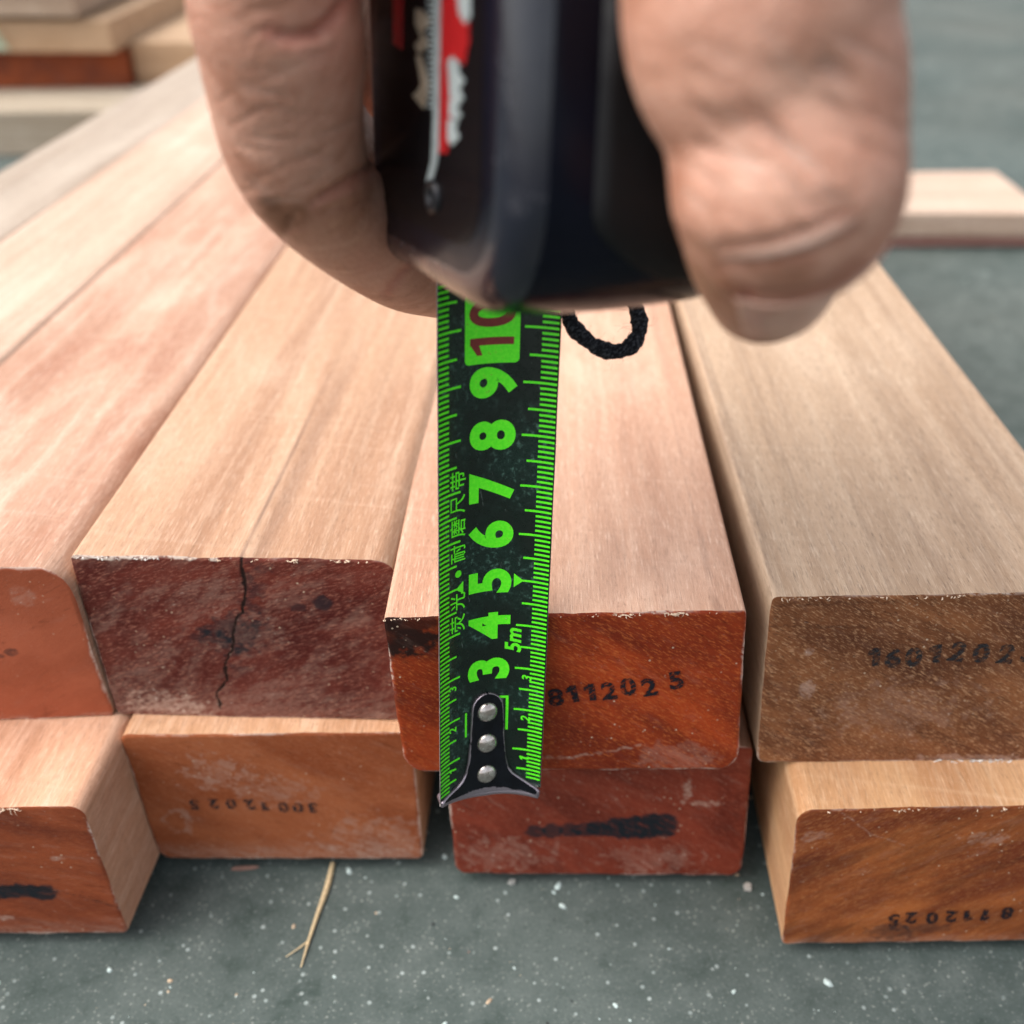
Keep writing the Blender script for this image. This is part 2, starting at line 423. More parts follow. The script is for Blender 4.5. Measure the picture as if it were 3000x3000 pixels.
# C : the board under the tape
def f_c(A, B, W, T, at):
    at['stain'] += .85*blob(A, B, 0, T+1, 15, 11, 3, .5)+.35*sstep(.55, .75, fbm(A/14, B/9, 12, 3))*(A < 25)
    at['stain'] += .25*sstep(14, 0, B)*fbm(A/10, B/5, 5)
    at['dust'] += .55*line(A, B, [(20, 3.2), (30, 4.4), (37, 4.2), (44, 6), (52, 7.5)], .5, 4, 1.2)+.2*blob(A, B, 60, 4, 9, 5, 8)
board_c = board('timber_board', 'salmon topped timber board with bright red orange end, held under the tape hook', 'timber board', GT,
    ((1122, 1812), (2188, 1789), (1188, 2264), (2160, 2254)), 141.5, 190, (.8, .9, 5, 5), 1600, LEN,
    sawn_wood('salmon_sawn_wood', (.42, .22, .138), (.52, .30, .20), (.62, .42, .31), 1, .8, .3, .3),
    end_grain('red_orange_end', (.14, .017, .006), (.33, .045, .010), (.56, .15, .04), -35, 1, .5, .12, .3), f_c, seed=11, marks=lambda a, b, y, W, T: (b > T-2)*(.2*sstep(.52, .8, fbm(a/5, y/7, 4))*np.exp(-((a-52)/9)**2-((y-22)/14)**2)+.25*np.exp(-((a-68)/1.2)**2)*sstep(.4, .7, fbm(a, y/6, 8))))
# C2
def f_c2(A, B, W, T, at):
    for px, ry in ((20.6, 2.6), (24.8, 3.0), (29, 2.9), (33, 2.5), (36.5, 3.2), (40.5, 4.3), (44.5, 4.7), (48.5, 4.9), (52, 4.7)):
        at['ink'] += (.8+.15*(px > 38))*blob(A, B, px, 16.6+(px-20)*.075, 2.7 if px < 30 else 3.6, ry, int(px*7), .28)
    at['dust'] += .6*blob(A, B, 57, 31, 1.6, 3.6, 2, .9)+.6*blob(A, B, 63, 27, 3.4, 1.3, 5, .9)+.25*blob(A, B, 50, 6, 11, 5, 7, 1.1)+.25*blob(A, B, 12, 8, 13, 6, 9, 1.1)+.7*blob(A, B, 57, 8, .7, .7, 5, .2)
board_c2 = board('timber_board', 'maroon ended timber board with long black ink smear, under the red orange ended one', 'timber board', GT,
    ((1296, 2184), (2208, 2188), (1338, 2562), (2172, 2565)), 190, 240, (1, 2, 3, 4), 1600, LEN,
    sawn_wood('brown_sawn_wood', (.30, .15, .09), (.40, .22, .13), (.5, .3, .2), 2),
    end_grain('maroon_end', (.10, .016, .009), (.215, .038, .019), (.35, .105, .06), -38, 2, .35, .3, .2), f_c2, seed=12)
# L1
def f_l1(A, B, W, T, at):
    at['crack'] += line(A, B, [(36.5, T), (36.2, 38), (34.5, 32), (32.5, 29), (31, 22), (28.5, 17), (28, 12), (25, 8), (25.2, 3)], .42, 5, .7)
    at['ink'] += .55*np.exp(-(np.minimum(np.abs(A-31-(B-17)*.33), 9)/3.2)**2)*sstep(.42, .62, fbm(A/2.2, B/2.2, 77, 4))*sstep(10, 18, B)+.75*blob(A, B, 52.5, 35, 2.2, 2.1, 4, .35)+.55*blob(A, B, 47, 33.5, 2.6, 1.6, 6, .9)+.5*blob(A, B, 32.5, 26, 6.5, 5.5, 9, 1.1)+.45*blob(A, B, 26, 25, 5, 2, 19, 1.1)
    at['dust'] += .2*sstep(.42, .7, fbm((A+B)/9, (A-B)/3.5, 4))+.2*blob(A, B, 35, 27, 8, 6, 3, 1.)+.6*blob(A, B, 12, 3, 9, 5, 6, .8)+.25*sstep(12, 2, B)
    at['worn'] += .9*blob(A, B, 12, T, 17, .9, 6, 1.)
board_l1 = board('timber_board', 'tan topped timber board with dark maroon end split by a long black crack', 'timber board', GT,
    ((203, 1628), (1152, 1643), (343, 2095), (1194, 2113)), 139.6, 190, (1.2, 4, 2, 1), 1725, LEN,
    sawn_wood('tan_sawn_wood', (.33, .175, .10), (.43, .255, .155), (.53, .36, .25), 3, .9, .35, .35),
    end_grain('dark_maroon_end', (.065, .011, .009), (.145, .028, .018), (.34, .14, .095), 21, 3, .62, .13, .25), f_l1, seed=13, marks=lambda a, b, y, W, T: (b > T-2)*(.75*np.exp(-((a-36.3-y*.015)/.45)**2)*sstep(120, 20, y)*(.35+.65*fbm(a*0, y/7, 3))+.28*np.exp(-((a-40-y*.02)/2.2)**2)*sstep(160, 30, y)))
# L0
def f_l0(A, B, W, T, at):
    at['dust'] += .24*blob(A, B, W-11, T-8, 3, 3, 3, .3)+.4*sstep(2.2, .6, B)*sstep(.45, .6, fbm(A/4, B, 6))
    at['ink'] += .7*blob(A, B, W-18, T-24, 1.6, 1., 5, .9)+.6*blob(A, B, W-21, T-25, 2, .8, 8, .9)
board_l0 = board('timber_board', 'pinkish timber board with smooth plain orange brown end, left of the cracked maroon ended board', 'timber board', GT,
    ((-672, 1672), (186, 1662), (-480, 2132), (334, 2098)), 141, 190, (1, 7, 1, 1.5), 1740, LEN,
    sawn_wood('pink_sawn_wood', (.35, .18, .112), (.46, .27, .183), (.58, .41, .315), 4, .7, .3, .45, (.33, .15, .09)),
    end_grain('orange_brown_end', (.26, .062, .028), (.35, .092, .045), (.42, .14, .07), 30, 4, .16, .12, .0, .45), f_l0, seed=14)
# L2
def f_l2(A, B, W, T, at):
    at['dust'] += .36*blob(A, B, 20, 33, 8, 5, 3, 1.2)+.3*blob(A, B, 56, 8, 12, 9, 6, 1.2)+.26*blob(A, B, 33, 26, 9, 5, 9, 1.2)+.5*blob(A, B, 8, 15, 3.5, 5, 12, .8)*(1-blob(A, B, 7, 15, 2.4, 3.8, 12, .4))+.35*sstep(9, 2, B)
board_l2 = board('timber_board', 'lower board with dusty orange brown end and faint upside down date stamp', 'timber board', GT,
    ((348, 2156), (1206, 2146), (472, 2516), (1240, 2518)), 190, 240, (2, 2, 3.5, 2), 1690, LEN,
    sawn_wood('honey_sawn_wood', (.48, .25, .13), (.60, .345, .20), (.70, .47, .33), 5, 1.2),
    end_grain('dusty_orange_end', (.22, .052, .017), (.33, .098, .038), (.42, .17, .09), -25, 5, .42, .2, .12), f_l2, seed=15)
# L0b
def f_l0b(A, B, W, T, at):
    for px in range(int(W)-60, int(W)-14, 4): at['ink'] += .95*blob(A, B, px, 16.5+(px % 3)*.3, 3.4, 3.0, px, .35)
    at['crack'] += .8*line(A, B, [(W-50, 19), (W-18, 18.5), (W-8, 15), (W-.5, 10.5)], .16, 4, .5)
    at['dust'] += .25*sstep(8, 1, B)+.5*blob(A, B, W-28, 7, 2, 1, 4, .8)+.5*blob(A, B, W-10, 29, 1.6, .9, 5, .6)
    at['worn'] += .9*sstep(1.6, .2, B)*sstep(.3, .6, fbm(A/7, B, 3))
board_l0b = board('timber_board', 'lower timber board jutting out farthest at left, brown end with black ink smear', 'timber board', GT,
    ((-738, 2372), (238, 2364), (-560, 2740), (378, 2736)), 190, 240, (1, 3.5, 1.5, 2), 1740, LEN,
    sawn_wood('warm_sawn_wood', (.46, .235, .14), (.58, .325, .205), (.67, .44, .32), 6, 1.1, .4, .25),
    end_grain('brown_red_end', (.12, .024, .011), (.26, .06, .022), (.36, .12, .05), -15, 6, .35, .22, .25), f_l0b, seed=16)
# R1
def f_r1(A, B, W, T, at):
    at['dust'] += .65*blob(A, B, 9.5, 22, 1.6, 2.6, 4, .5)+.5*blob(A, B, 9, 33, 1, 1.2, 6, .7)+.2*blob(A, B, 30, 16, 16, 7, 8, 1.2)+.5*blob(A, B, 50, 1, 14, 1.3, 9, .9)
    at['stain'] += .35*line(A, B, [(0, T-7.5), (20, T-7.8)], .35, 3, 1)+.3*line(A, B, [(1, T-2), (26, T-1.5)], .5, 7, 1)
board_r1 = board('timber_board', 'olive tan timber board with dull grey brown end, at the right on top', 'timber board', GT,
    ((2262, 1752), (3325, 1731), (2216, 2236), (3160, 2226)), 139, 190, (1, 1, 3, 1), 1550, LEN,
    sawn_wood('olive_sawn_wood', (.35, .225, .14), (.45, .305, .20), (.54, .40, .285), 7, 1.1, .55, .3),
    end_grain('grey_brown_end', (.08, .027, .013), (.25, .093, .036), (.44, .24, .13), -33, 7, .75, .16, .4), f_r1, seed=17, marks=lambda a, b, y, W, T: (b > T-2)*(.12*sstep(.6, .72, fbm(a/1.5, y/60, 5, 3))+.3*np.exp(-((a-1.)/1.)**2)*sstep(.45, .6, fbm(a, y/3, 9))))
# R2
def f_r2(A, B, W, T, at):
    at['ink'] += .45*blob(A, B, 25, 4.5, 5, 2.4, 3, 1.)+.35*blob(A, B, 33, 5.5, 7, 1.6, 4, 1.)
    at['stain'] += .4*sstep(.5, .7, fbm((A*.8+B*1.1)/30, (B-A*.75)/5, 5, 4))*.7+.45*(1-sstep(2, 7, np.abs(B-6-0*A+3*np.sin(A/9))))*.5
    at['dust'] += .4*blob(A, B, 44, 36, 6, 2, 6, .9)+.4*blob(A, B, 5, 38, 4, 2, 8, .9)+.25*sstep(4, .5, B)
    at['dust'] += .7*line(A, B, [(9, T), (17, T-8), (26, T-12)], .16, 4, .5)
board_r2 = board('timber_board', 'lower timber board at right, ringed orange brown end with upside down stamp near its foot', 'timber board', GT,
    ((2338, 2374), (3315, 2356), (2290, 2768), (3192, 2754)), 190, 240, (4, 1, 2, 1), 1650, LEN,
    sawn_wood('orange_sawn_wood', (.52, .26, .12), (.64, .36, .18), (.72, .49, .31), 8, 1.1, .3, .2),
    end_grain('ringed_orange_end', (.14, .03, .011), (.36, .105, .028), (.5, .22, .085), 34, 8, .4, .2, .75), f_r2, seed=18)
# boards farther left, ends out of the picture
board_l00 = board('timber_board', 'brightest pale peach timber board, left of the pinkish board with the orange end', 'timber board', GT,
    ((-1398, 1690), (-690, 1690), (-1100, 2145), (-500, 2140)), 140, 190, (1, 3, 1, 1), 1780, LEN,
    sawn_wood('peach_sawn_wood', (.40, .25, .17), (.52, .35, .255), (.62, .47, .38), 9, .6, .15, .5),
    end_grain('plain_brown_end', (.20, .058, .026), (.28, .085, .038), (.33, .12, .06), 30, 9), step=1.2, seed=19)
board_l000 = board('timber_board', 'greyish cream timber board, outermost at the far left beside the other lumber pile', 'timber board', GT,
    ((-2040, 1690), (-1412, 1690), (-1650, 2145), (-1120, 2140)), 140, 190, (1, 1, 1, 1), 1800, LEN,
    sawn_wood('cream_sawn_wood', (.27, .20, .145), (.36, .285, .22), (.44, .37, .30), 10, .9, .2, .3),
    end_grain('plain_brown_end_b', (.20, .058, .026), (.28, .085, .038), (.33, .12, .06), 30, 10), step=1.2, seed=20)
board_l00b = board('timber_board', 'lower timber board almost hidden beneath the pale boards at the far left', 'timber board', GT,
    ((-1830, 2180), (-850, 2180), (-1440, 2530), (-620, 2530)), 190, 240, (1, 1, 1, 1), 1790, LEN,
    board_l0b['o'].data.materials[0],
    end_grain('plain_brown_end_c', (.16, .05, .026), (.24, .075, .038), (.3, .11, .06), 30, 11), step=1.2, seed=21)

INK = ink_material('stamp_ink', lo=.34, hi=.52); INKF = ink_material('faint_stamp_ink', (.022, .024, .027), .38, .58, 700, .12, .9)
stamp(board_c, '81120235'[0]+'112025', [(1628, 2042), (1676, 2032), (1728, 2027), (1784, 2023), (1840, 2011), (1902, 2012), (1980, 1992)], 4.7, INK, 7, bold=.036)
stamp(board_r1, '16012025', [(2560, 1924), (2616, 1926), (2676, 1924), (2738, 1914), (2806, 1908), (2874, 1912), (2948, 1914), (3015, 1910)], 4.9, INKF, -4, bold=.04, jitter=7)
stamp(board_l2, '30012025'[::-1], [(570, 2356), (626, 2354), (677, 2354), (732, 2356), (778, 2363), (830, 2364), (873, 2366), (916, 2366)], 3.5, INKF, 0, True, .045, 6)
stamp(board_r2, '8112025'[::-1], [(2618, 2694), (2668, 2688), (2730, 2688), (2786, 2684), (2836, 2682), (2888, 2680), (2950, 2674)], 3.9, INK, 0, True, .045, 6)
fringe(board_c, [(47, 50.5), (57, 61.5), (57.5, 60)], M_FIB, 46, 3, True, (.3, 1.3))
fringe(board_c, [(0, 8), (10, 70)], M_FIB, 40, 31, True, (.15, .5))
fringe(board_l1, [(0, 9), (5, 20), (12, 19)], M_FIBW, 46, 4, True, (.15, .6))
fringe(board_l1, [(20, 64), (55, 62), (46, 49)], M_FIB, 40, 41, True, (.2, .8))
fringe(board_r1, [(0, 12), (5, 40)], M_FIB, 30, 5, True, (.2, .9))
fringe(board_r1, [(40, 60), (48, 58)], M_FIBW, 40, 6, False, (.4, 1.6))
fringe(board_l0b, [(58, 62), (44, 50)], M_FIB, 30, 7, True, (.4, 2.))
fringe(board_r2, [(6, 66), (20, 26)], M_FIB, 24, 8, True, (.2, .9))

# two laths carry the stack clear of the floor
for i, y in enumerate((.30, 1.0)):
    vs = [(x, y+dy, z) for x in (-.33, .2) for dy in (0, .03) for z in (0, CAM_H-240*K*MM-.0002)]
    o = mesh_obj('bearer_lath', vs, [(0, 1, 3, 2), (4, 6, 7, 5), (0, 4, 5, 1), (2, 3, 7, 6), (0, 2, 6, 4), (1, 5, 7, 3)], board_l2['o'].data.materials[0], smooth=False)
    tag(o, 'thin lath hidden under the near end of the timber stack' if i == 0 else 'thin lath hidden under the far end of the timber stack', 'lath', 'laths under the stack')

# ---- boards of the other pile and the loose pair on the right
def plank(name, label, group, x0, x1, y0, y1, h0, h1, mat, rotz=0., cat='plank'):
    """x,y in mm from the viewer, h0..h1 mm below the lens (unscaled by K), chamfered"""
    k = K*MM
    bm = bmesh.new(); bmesh.ops.create_cube(bm, size=1)
    L, D, T = (x1-x0)*k, (y1-y0)*k, (h1-h0)*k
    for v in bm.verts: v.co = Vector((v.co.x*D, v.co.y*L, v.co.z*T))   # grain along local Y
    bmesh.ops.bevel(bm, geom=bm.edges[:], offset=.0015, segments=2, affect='EDGES', profile=.6)
    bmesh.ops.subdivide_edges(bm, edges=[e for e in bm.edges if abs((e.verts[0].co-e.verts[1].co).y) > L*.5], cuts=14)
    for v in bm.verts: v.co.z += .0006*math.sin(v.co.y*23+h0)+.0003*math.sin(v.co.x*90+v.co.y*40)
    me = bpy.data.meshes.new(name); bm.to_mesh(me); bm.free(); me.materials.append(mat)
    o = bpy.data.objects.new(name, me); COL.objects.link(o)
    o.location = ((x0+x1)/2*k, (y0+y1)/2*k, CAM_H-(h0+h1)/2*k)
    o.rotation_euler = (0, 0, math.pi/2+rotz)
    return tag(o, label, cat, group)
GP = 'boards of the other pile'
m_tan = sawn_wood('weathered_tan_wood', (.36, .22, .12), (.46, .30, .18), (.54, .39, .26), 12)
m_gry = sawn_wood('greyish_wood', (.30, .24, .17), (.38, .32, .245), (.46, .40, .32), 13)
m_brn = sawn_wood('dull_brown_wood', (.28, .19, .13), (.36, .255, .18), (.44, .34, .25), 14)
m_red = end_grain('red_sealed_board', (.12, .03, .018), (.26, .06, .02), (.42, .14, .03), 80, 15, .3, .2, .1)
pl_c = plank('pile_board', 'grey cream board at the foot of the other pile, sticking out in front', GP, -900, -262, 905, 1320, 208, 244.6, m_gry)
pl_b = plank('pile_board', 'dark red brown fronted board in the other pile, below the board with green smears', GP, -900, -352, 991, 1300, 176, 208, m_red, R(1))
pl_a = plank('pile_board', 'tan board with pale green smears on its front, in the other pile', GP, -900, -345, 985, 1320, 148, 174.5, m_tan, R(-2))
pl_t = plank('pile_board', 'dull brown board topmost in the visible part of the other pile', GP, -900, -372, 975, 1300, 118, 145.5, m_brn, R(-1))
pl_s = plank('pile_board', 'short tan board lying behind the red brown one, right end of the other pile', GP, -348, -285, 1010, 1300, 172, 208, m_tan)
# green smear on the tan board's front
gm = NT('pale_green_paint'); gv_ = gm.noise(gm.coords((60, 60, 60)), 1, 4, .6)
gm.set(Base_Color=(.38, .55, .42), Roughness=.7, Alpha=gm.ramp(gv_, .35, .6, 0, .85))
def smear(parent, pts, mat):
    mw = parent.matrix_basis.inverted()
    V = [mw @ p for p in pts]
    return mesh_obj('paint_smear', V, [(i, i+1, i+3, i+2) for i in range(0, len(V)-2, 2)], mat, parent, smooth=False)
for x0, x1 in ((-496, -484), (-470, -448)):
    y = (985-1.5)*K*MM
    smear(pl_a, [Vector((x*K*MM+dx, y+(x+622)*K*MM*math.tan(R(-2))-.004, CAM_H-h*K*MM)) for dx, h in ((-.004, 150), (0, 160), (.006, 173)) for x in (x0, x1)], gm.m)

GR = 'loose planks on the floor at right'
plank('loose_plank', 'pale pinkish plank lying crosswise on the floor at right, on a thinner one', GR, 168, 359, 675, 771, 219, 235.6, sawn_wood('pale_pink_wood', (.42, .29, .21), (.52, .38, .29), (.6, .47, .38), 16))
plank('loose_plank', 'thin pink plank on the floor beneath the pale crosswise plank at right', GR, 175, 372, 679, 775, 236, 244.2, sawn_wood('thin_pink_wood', (.44, .2, .16), (.54, .29, .24), (.62, .38, .32), 17))

# ------------------------------------------------------------------ tape measure
A0 = np.array([-4.403, 60.618, 214.891]); th, ph, ro = R(24.48), R(1.38), R(17.3)
HW = 10.9; RC = 16.0                              # half chord of the curved blade, radius of its curve
dv = np.array([math.sin(ph), -math.cos(th)*math.cos(ph), -math.sin(th)*math.cos(ph)])
xv = np.array([1., 0, 0])-dv*dv[0]; xv /= np.linalg.norm(xv); yv = np.cross(dv, xv)
wv = math.cos(ro)*xv+math.sin(ro)*yv
nv = np.cross(dv, wv); nv = nv if nv[2] < 0 else -nv
AMAX = math.asin(HW/RC); SAG = RC*(1-math.cos(AMAX)); TMAX = AMAX*RC
def frame(u, w, n):
    q = A0+dv*u+wv*w+nv*n; return cmm(*q)
def bl(s, t, off=0.):
    """point of the blade: s mm along from the hook, t mm across the arc, off mm above its printed face"""
    a = t/RC
    return frame(s, (RC-off)*math.sin(a), RC-SAG-(RC-off)*math.cos(a))
tape = bpy.data.objects.new('tape_measure', None); COL.objects.link(tape)
tag(tape, 'black tape measure with green figured blade pulled down the end of the timber', 'tape measure')
tape.location = frame(108, 0, 20); TI = Matrix.Translation(-tape.location)
def tmesh(name, V, F, mat, parent=tape, smooth=True):
    o = mesh_obj(name, [Vector(v)-tape.location for v in V], F, mat, parent, smooth)
    return o

n = NT('blade_lacquer')
sc1 = n.noise(n.coords((900, 900, 900)), 1, 4, .7); sc2 = n.noise(n.coords((260, 1800, 260), (0, 0, R(30))), 1, 3, .6)
pat = n.noise(n.coords((70, 70, 70)), 1, 3, .6)
c = n.mix(n.ramp(pat, .35, .7), (.003, .008, .005), (.005, .020, .014))
c = n.mix(n.math('MULTIPLY', n.ramp(sc1, .52, .70), n.ramp(pat, .42, .6)), c, (.06, .13, .10))
c = n.mix(n.ramp(sc2, .66, .74, 0, .4), c, (.16, .2, .18))
n.set(Base_Color=c, Roughness=n.ramp(sc1, .3, .7, .24, .42)); n.b.inputs['Specular IOR Level'].default_value = .4
M_BLADE = n.m
M_BBACK = plain('blade_back', (.05, .06, .055), .4)
n = NT('fluorescent_green_print')
w1 = n.noise(n.coords((1500, 1500, 1500)), 1, 4, .7); w2 = n.noise(n.coords((140, 140, 140)), 1, 3, .6)
c = n.mix(n.ramp(w1, .4, .65), (.085, .84, .006), (.14, .92, .014))
c = n.mix(n.math('MULTIPLY', n.ramp(w1, .60, .72), n.ramp(w2, .42, .62)), c, (.16, .22, .03))
n.set(Base_Color=c, Roughness=.42)
M_GREEN = n.m
M_RED = plain('red_print', (.20, .018, .012), .45)
M_STEEL = None

NS, NTT = 120, 28
V = []; S0, S1 = 1.0, 128.0
for off in (0., -.16):
    for i in range(NS+1):
        s = S0+(S1-S0)*i/NS
        for j in range(NTT+1):
            t = -TMAX+2*TMAX*j/NTT
            wob = .03*math.sin(s*.31+3*(t > 0))*(abs(t)/TMAX)**8
            V.append(bl(s, t+wob, off))
Wd = NTT+1; H_ = (NS+1)*Wd
F = []
for i in range(NS):
    for j in range(NTT):
        q = (i*Wd+j, i*Wd+j+1, (i+1)*Wd+j+1, (i+1)*Wd+j); F.append(q); F.append(tuple(H_+x for x in q[::-1]))
for i in range(NS):
    for j in (0, NTT): F.append((i*Wd+j, (i+1)*Wd+j, H_+(i+1)*Wd+j, H_+i*Wd+j))
for j in range(NTT): F.append((j, j+1, H_+j+1, H_+j))
M_EDGE = plain('bare_blade_edge', (.36, .32, .30), .4, .6)
NFace = len(F)
blade = tmesh('blade', V, F, [M_BLADE, M_EDGE]); blade.data.polygons.foreach_set('material_index', [0]*(2*NS*NTT)+[1]*(NFace-2*NS*NTT))
me = blade.data; me.shade_smooth() if hasattr(me, 'shade_smooth') else None
for e_ in me.edges: pass

PV, PF = [], []
def patch(V, F, s0, s1, t0, t1, off=.05, ns=1, nt=6, slant=0.):
    k = len(V)
    for i in range(ns+1):
        for j in range(nt+1):
            t = t0+(t1-t0)*j/nt
            V.append(bl(s0+(s1-s0)*i/ns+slant*(t-t0), t, off))
    for i in range(ns):
        for j in range(nt): F.append((k+i*(nt+1)+j, k+i*(nt+1)+j+1, k+(i+1)*(nt+1)+j+1, k+(i+1)*(nt+1)+j))
for s in range(3, 116):
    cm = s % 10 == 0; half = s % 5 == 0
    wd = .22
    tl = -6.2 if cm else (-7.1 if half else -9.0); tr = 5.6 if cm else (6.6 if half else 8.7)
    patch(PV, PF, s-wd, s+wd, -TMAX+.14, tl); patch(PV, PF, s-wd, s+wd, tr, TMAX-.2)
def drape(V, F, vs, fs, s, t, off=.06, cut=(1.5, .8)):
    """flat figure (x along its line of writing, y up) bent over the blade, reading up the tape"""
    vs, fs = dice(vs, fs, cut[0], cut[1])
    k = len(V)
    for v in vs: V.append(bl(s+v[0], t-v[1], off))
    F += [tuple(k+i for i in f) for f in fs]
ticks = tmesh('scale_marks', PV, PF, M_GREEN, blade, False)
NV, NF = [], []
for d in range(3, 10):
    vs, fs = glyph_mesh(str(d), 11.2, .042)
    drape(NV, NF, vs, fs, d*10, 0.1)
vs, fs = glyph_mesh('5m', 4.4, .03, .2); drape(NV, NF, vs, fs, 36.5, 5.1, .06, (1., .5))
for d in (1, 2, 3):
    vs, fs = glyph_mesh(str(d), 2.7, .02, .2)
    drape(NV, NF, vs, fs, d*10-2.2, -8.1, .07, (1, .5)); drape(NV, NF, vs, fs, d*10-2.2, 8.1, .07, (1, .5))
numerals = tmesh('numerals', NV, NF, M_GREEN, blade, False)
# ten: green plate with red figures
QV, QF = [], []
def rrect(x0, x1, y0, y1, r, n=6):
    P = []
    for cx, cy, a0 in ((x1-r, y1-r, 0), (x0+r, y1-r, 90), (x0+r, y0+r, 180), (x1-r, y0+r, 270)):
        for i in range(n+1):
            a = R(a0+90*i/n); P.append((cx+r*math.cos(a), cy+r*math.sin(a), 0))
    return P
pl = np.array(rrect(-6.6, 6.6, -5.1, 5.1, .9)); drape(QV, QF, pl, [tuple(range(len(pl)))], 100.1, -.3, .05, (2, .6))
tmesh('number_plate', QV, QF, M_GREEN, blade, False)
QV, QF = [], []
for pts in ([(14.6, -4.9), (20.6, -4.9), (20.6, -4.45), (14.6, -4.45)], [(14.8, 3.95), (23.2, 3.95), (23.2, 4.5), (14.8, 4.5)], [(22.7, 2.4), (23.25, 2.4), (23.25, 4.5), (22.7, 4.5)]):
    k = len(QV); vs = np.array([(x, -y, 0) for x, y in pts]); drape(QV, QF, vs, [(0, 1, 2, 3)], 0, 0, .05, (0, .6))
tmesh('printed_lines', QV, QF, M_GREEN, blade, False)
RV, RF = [], []
vs, fs = glyph_mesh('1', 11.2, .0); drape(RV, RF, vs, fs, 96.6, -.3, .09, (1.5, .7))
vs, fs = glyph_mesh('0', 11.2, .03, 0, .86); drape(RV, RF, vs, fs, 102.4, -.3, .09, (1.5, .7))
tmesh('red_figures', RV, RF, M_RED, blade, False)
# small lettering and the arrow heads at five
CV, CF = [], []
for ch, s in (('荧', 42.4), ('光', 47.2), ('耐', 57.6), ('磨', 62.8), ('尺', 67.6), ('带', 72.4)):
    vs, fs = glyph_mesh(ch, 3.9, .008)
    if len(vs): drape(CV, CF, vs, fs, s, -6.9, .07, (1.2, .7))
dot = np.array([(.75*math.cos(R(i*20)), .75*math.sin(R(i*20)), 0) for i in range(18)]); drape(CV, CF, dot, [tuple(range(18))], 53.2, -6.7, .07, (0, .5))
for tri in (np.array([(-1.35, 5.5, 0), (1.35, 5.5, 0), (0, 7.3, 0)]), np.array([(-1.5, -4.9, 0), (1.5, -4.9, 0), (0, -6.8, 0)])): drape(CV, CF, tri, [(0, 1, 2)], 50, 0, .07, (0, .5))
tmesh('small_lettering', CV, CF, M_GREEN, blade, False)

# hook
n = NT('hook_black_enamel')
k1 = n.noise(n.coords((420, 420, 420)), 1, 4, .65); wr = n.attr('bare')
c = n.mix(n.ramp(k1, .3, .7), (.002, .002, .004), (.004, .005, .008))
bare = n.ramp(n.math('ADD', wr, n.math('MULTIPLY', n.math('SUBTRACT', k1, .5), 1.1)), .48, .56)
c = n.mix(bare, c, (.34, .29, .33))
n.set(Base_Color=c, Roughness=n.math('ADD', n.math('MULTIPLY', bare, .12), .26), Metallic=n.math('MULTIPLY', bare, .85))
n.b.inputs['Specular IOR Level'].default_value = .25
n.bump(k1, .15, .0002)
M_HOOK = n.m
def hook_half(s):
    pts = [(-1.6, 10.8), (.4, 10.85), (1., 10.2), (1.6, 9.2), (2.6, 7.6), (3.8, 5.9), (5.4, 4.8), (8, 4.2), (13, 3.75), (21, 3.4)]
    if s >= 21: return math.sqrt(max(1e-4, 3.4**2-(s-21)**2))
    for (a, b), (c, d) in zip(pts, pts[1:]):
        if s <= c: return b+(d-b)*(s-a)/(c-a)
    return 3.4
ss = [24.39, 24.3, 24.0, 23.4, 22.6, 21.8]+[21-.3*i for i in range(78)]
ss = [s for s in ss if s > -.9]+[-.9]
HV, HF, bare = [], [], []; nj = 26
def lift(s, f): return s+max(0, -f)**1.4*2.4*max(0, min(1, 1-(s+.9)/4))
def hpt(s, f, o): x = f*hook_half(s); return bl(lift(s, f), math.copysign(math.asin(min(.999*math.sin(AMAX), abs(x)/RC))*RC, x), o)
rows = []
for s in ss:
    rows.append([(hpt(s, -1+2*j/nj, .3), max(.9*math.exp(-max(0, 1-abs(-1+2*j/nj))*hook_half(s)/.35)*(.75 if s > 5 else 1), .8*math.exp(-((s+.8)/2.2)**2-((-1+2*j/nj)*hook_half(s)/5.)**2) + .72*math.exp(-((s+.9)/.7)**2))) for j in range(nj+1)])
for kx in range(1, 15):       # the lip, bent back under the board
    a = min(1., kx/5)*math.pi/2; back = max(0, kx-5)*.36; r = .8
    rr = []
    for j in range(nj+1):
        f = -1+2*j/nj; t = f*TMAX*.985
        p0 = bl(lift(-.9, f), t, .3)
        mv = dv*(-r*math.sin(a))+nv*(-(r*(1-math.cos(a))+back))
        q = p0+(cmm(*mv)-cmm(0, 0, 0)); rr.append((q, .95))
    rows.append(rr)
for r_ in rows:
    for p, b in r_: HV.append(p); bare.append(b)
for i in range(len(rows)-1):
    for j in range(nj): HF.append((i*(nj+1)+j, i*(nj+1)+j+1, (i+1)*(nj+1)+j+1, (i+1)*(nj+1)+j))
hook = tmesh('hook', HV, HF, M_HOOK)
set_attr(hook, 'bare', bare)
m_ = hook.modifiers.new('thickness', 'SOLIDIFY'); m_.thickness = .0008; m_.offset = 0 
fix_normals(hook)
n = NT('rivet_steel'); k1 = n.noise(n.coords((700, 700, 700)), 1, 3, .6)
n.set(Base_Color=n.mix(n.ramp(k1, .35, .7), (.42, .36, .33), (.62, .58, .54)), Metallic=.9, Roughness=n.ramp(k1, .3, .7, .12, .3)); M_RIV = n.m
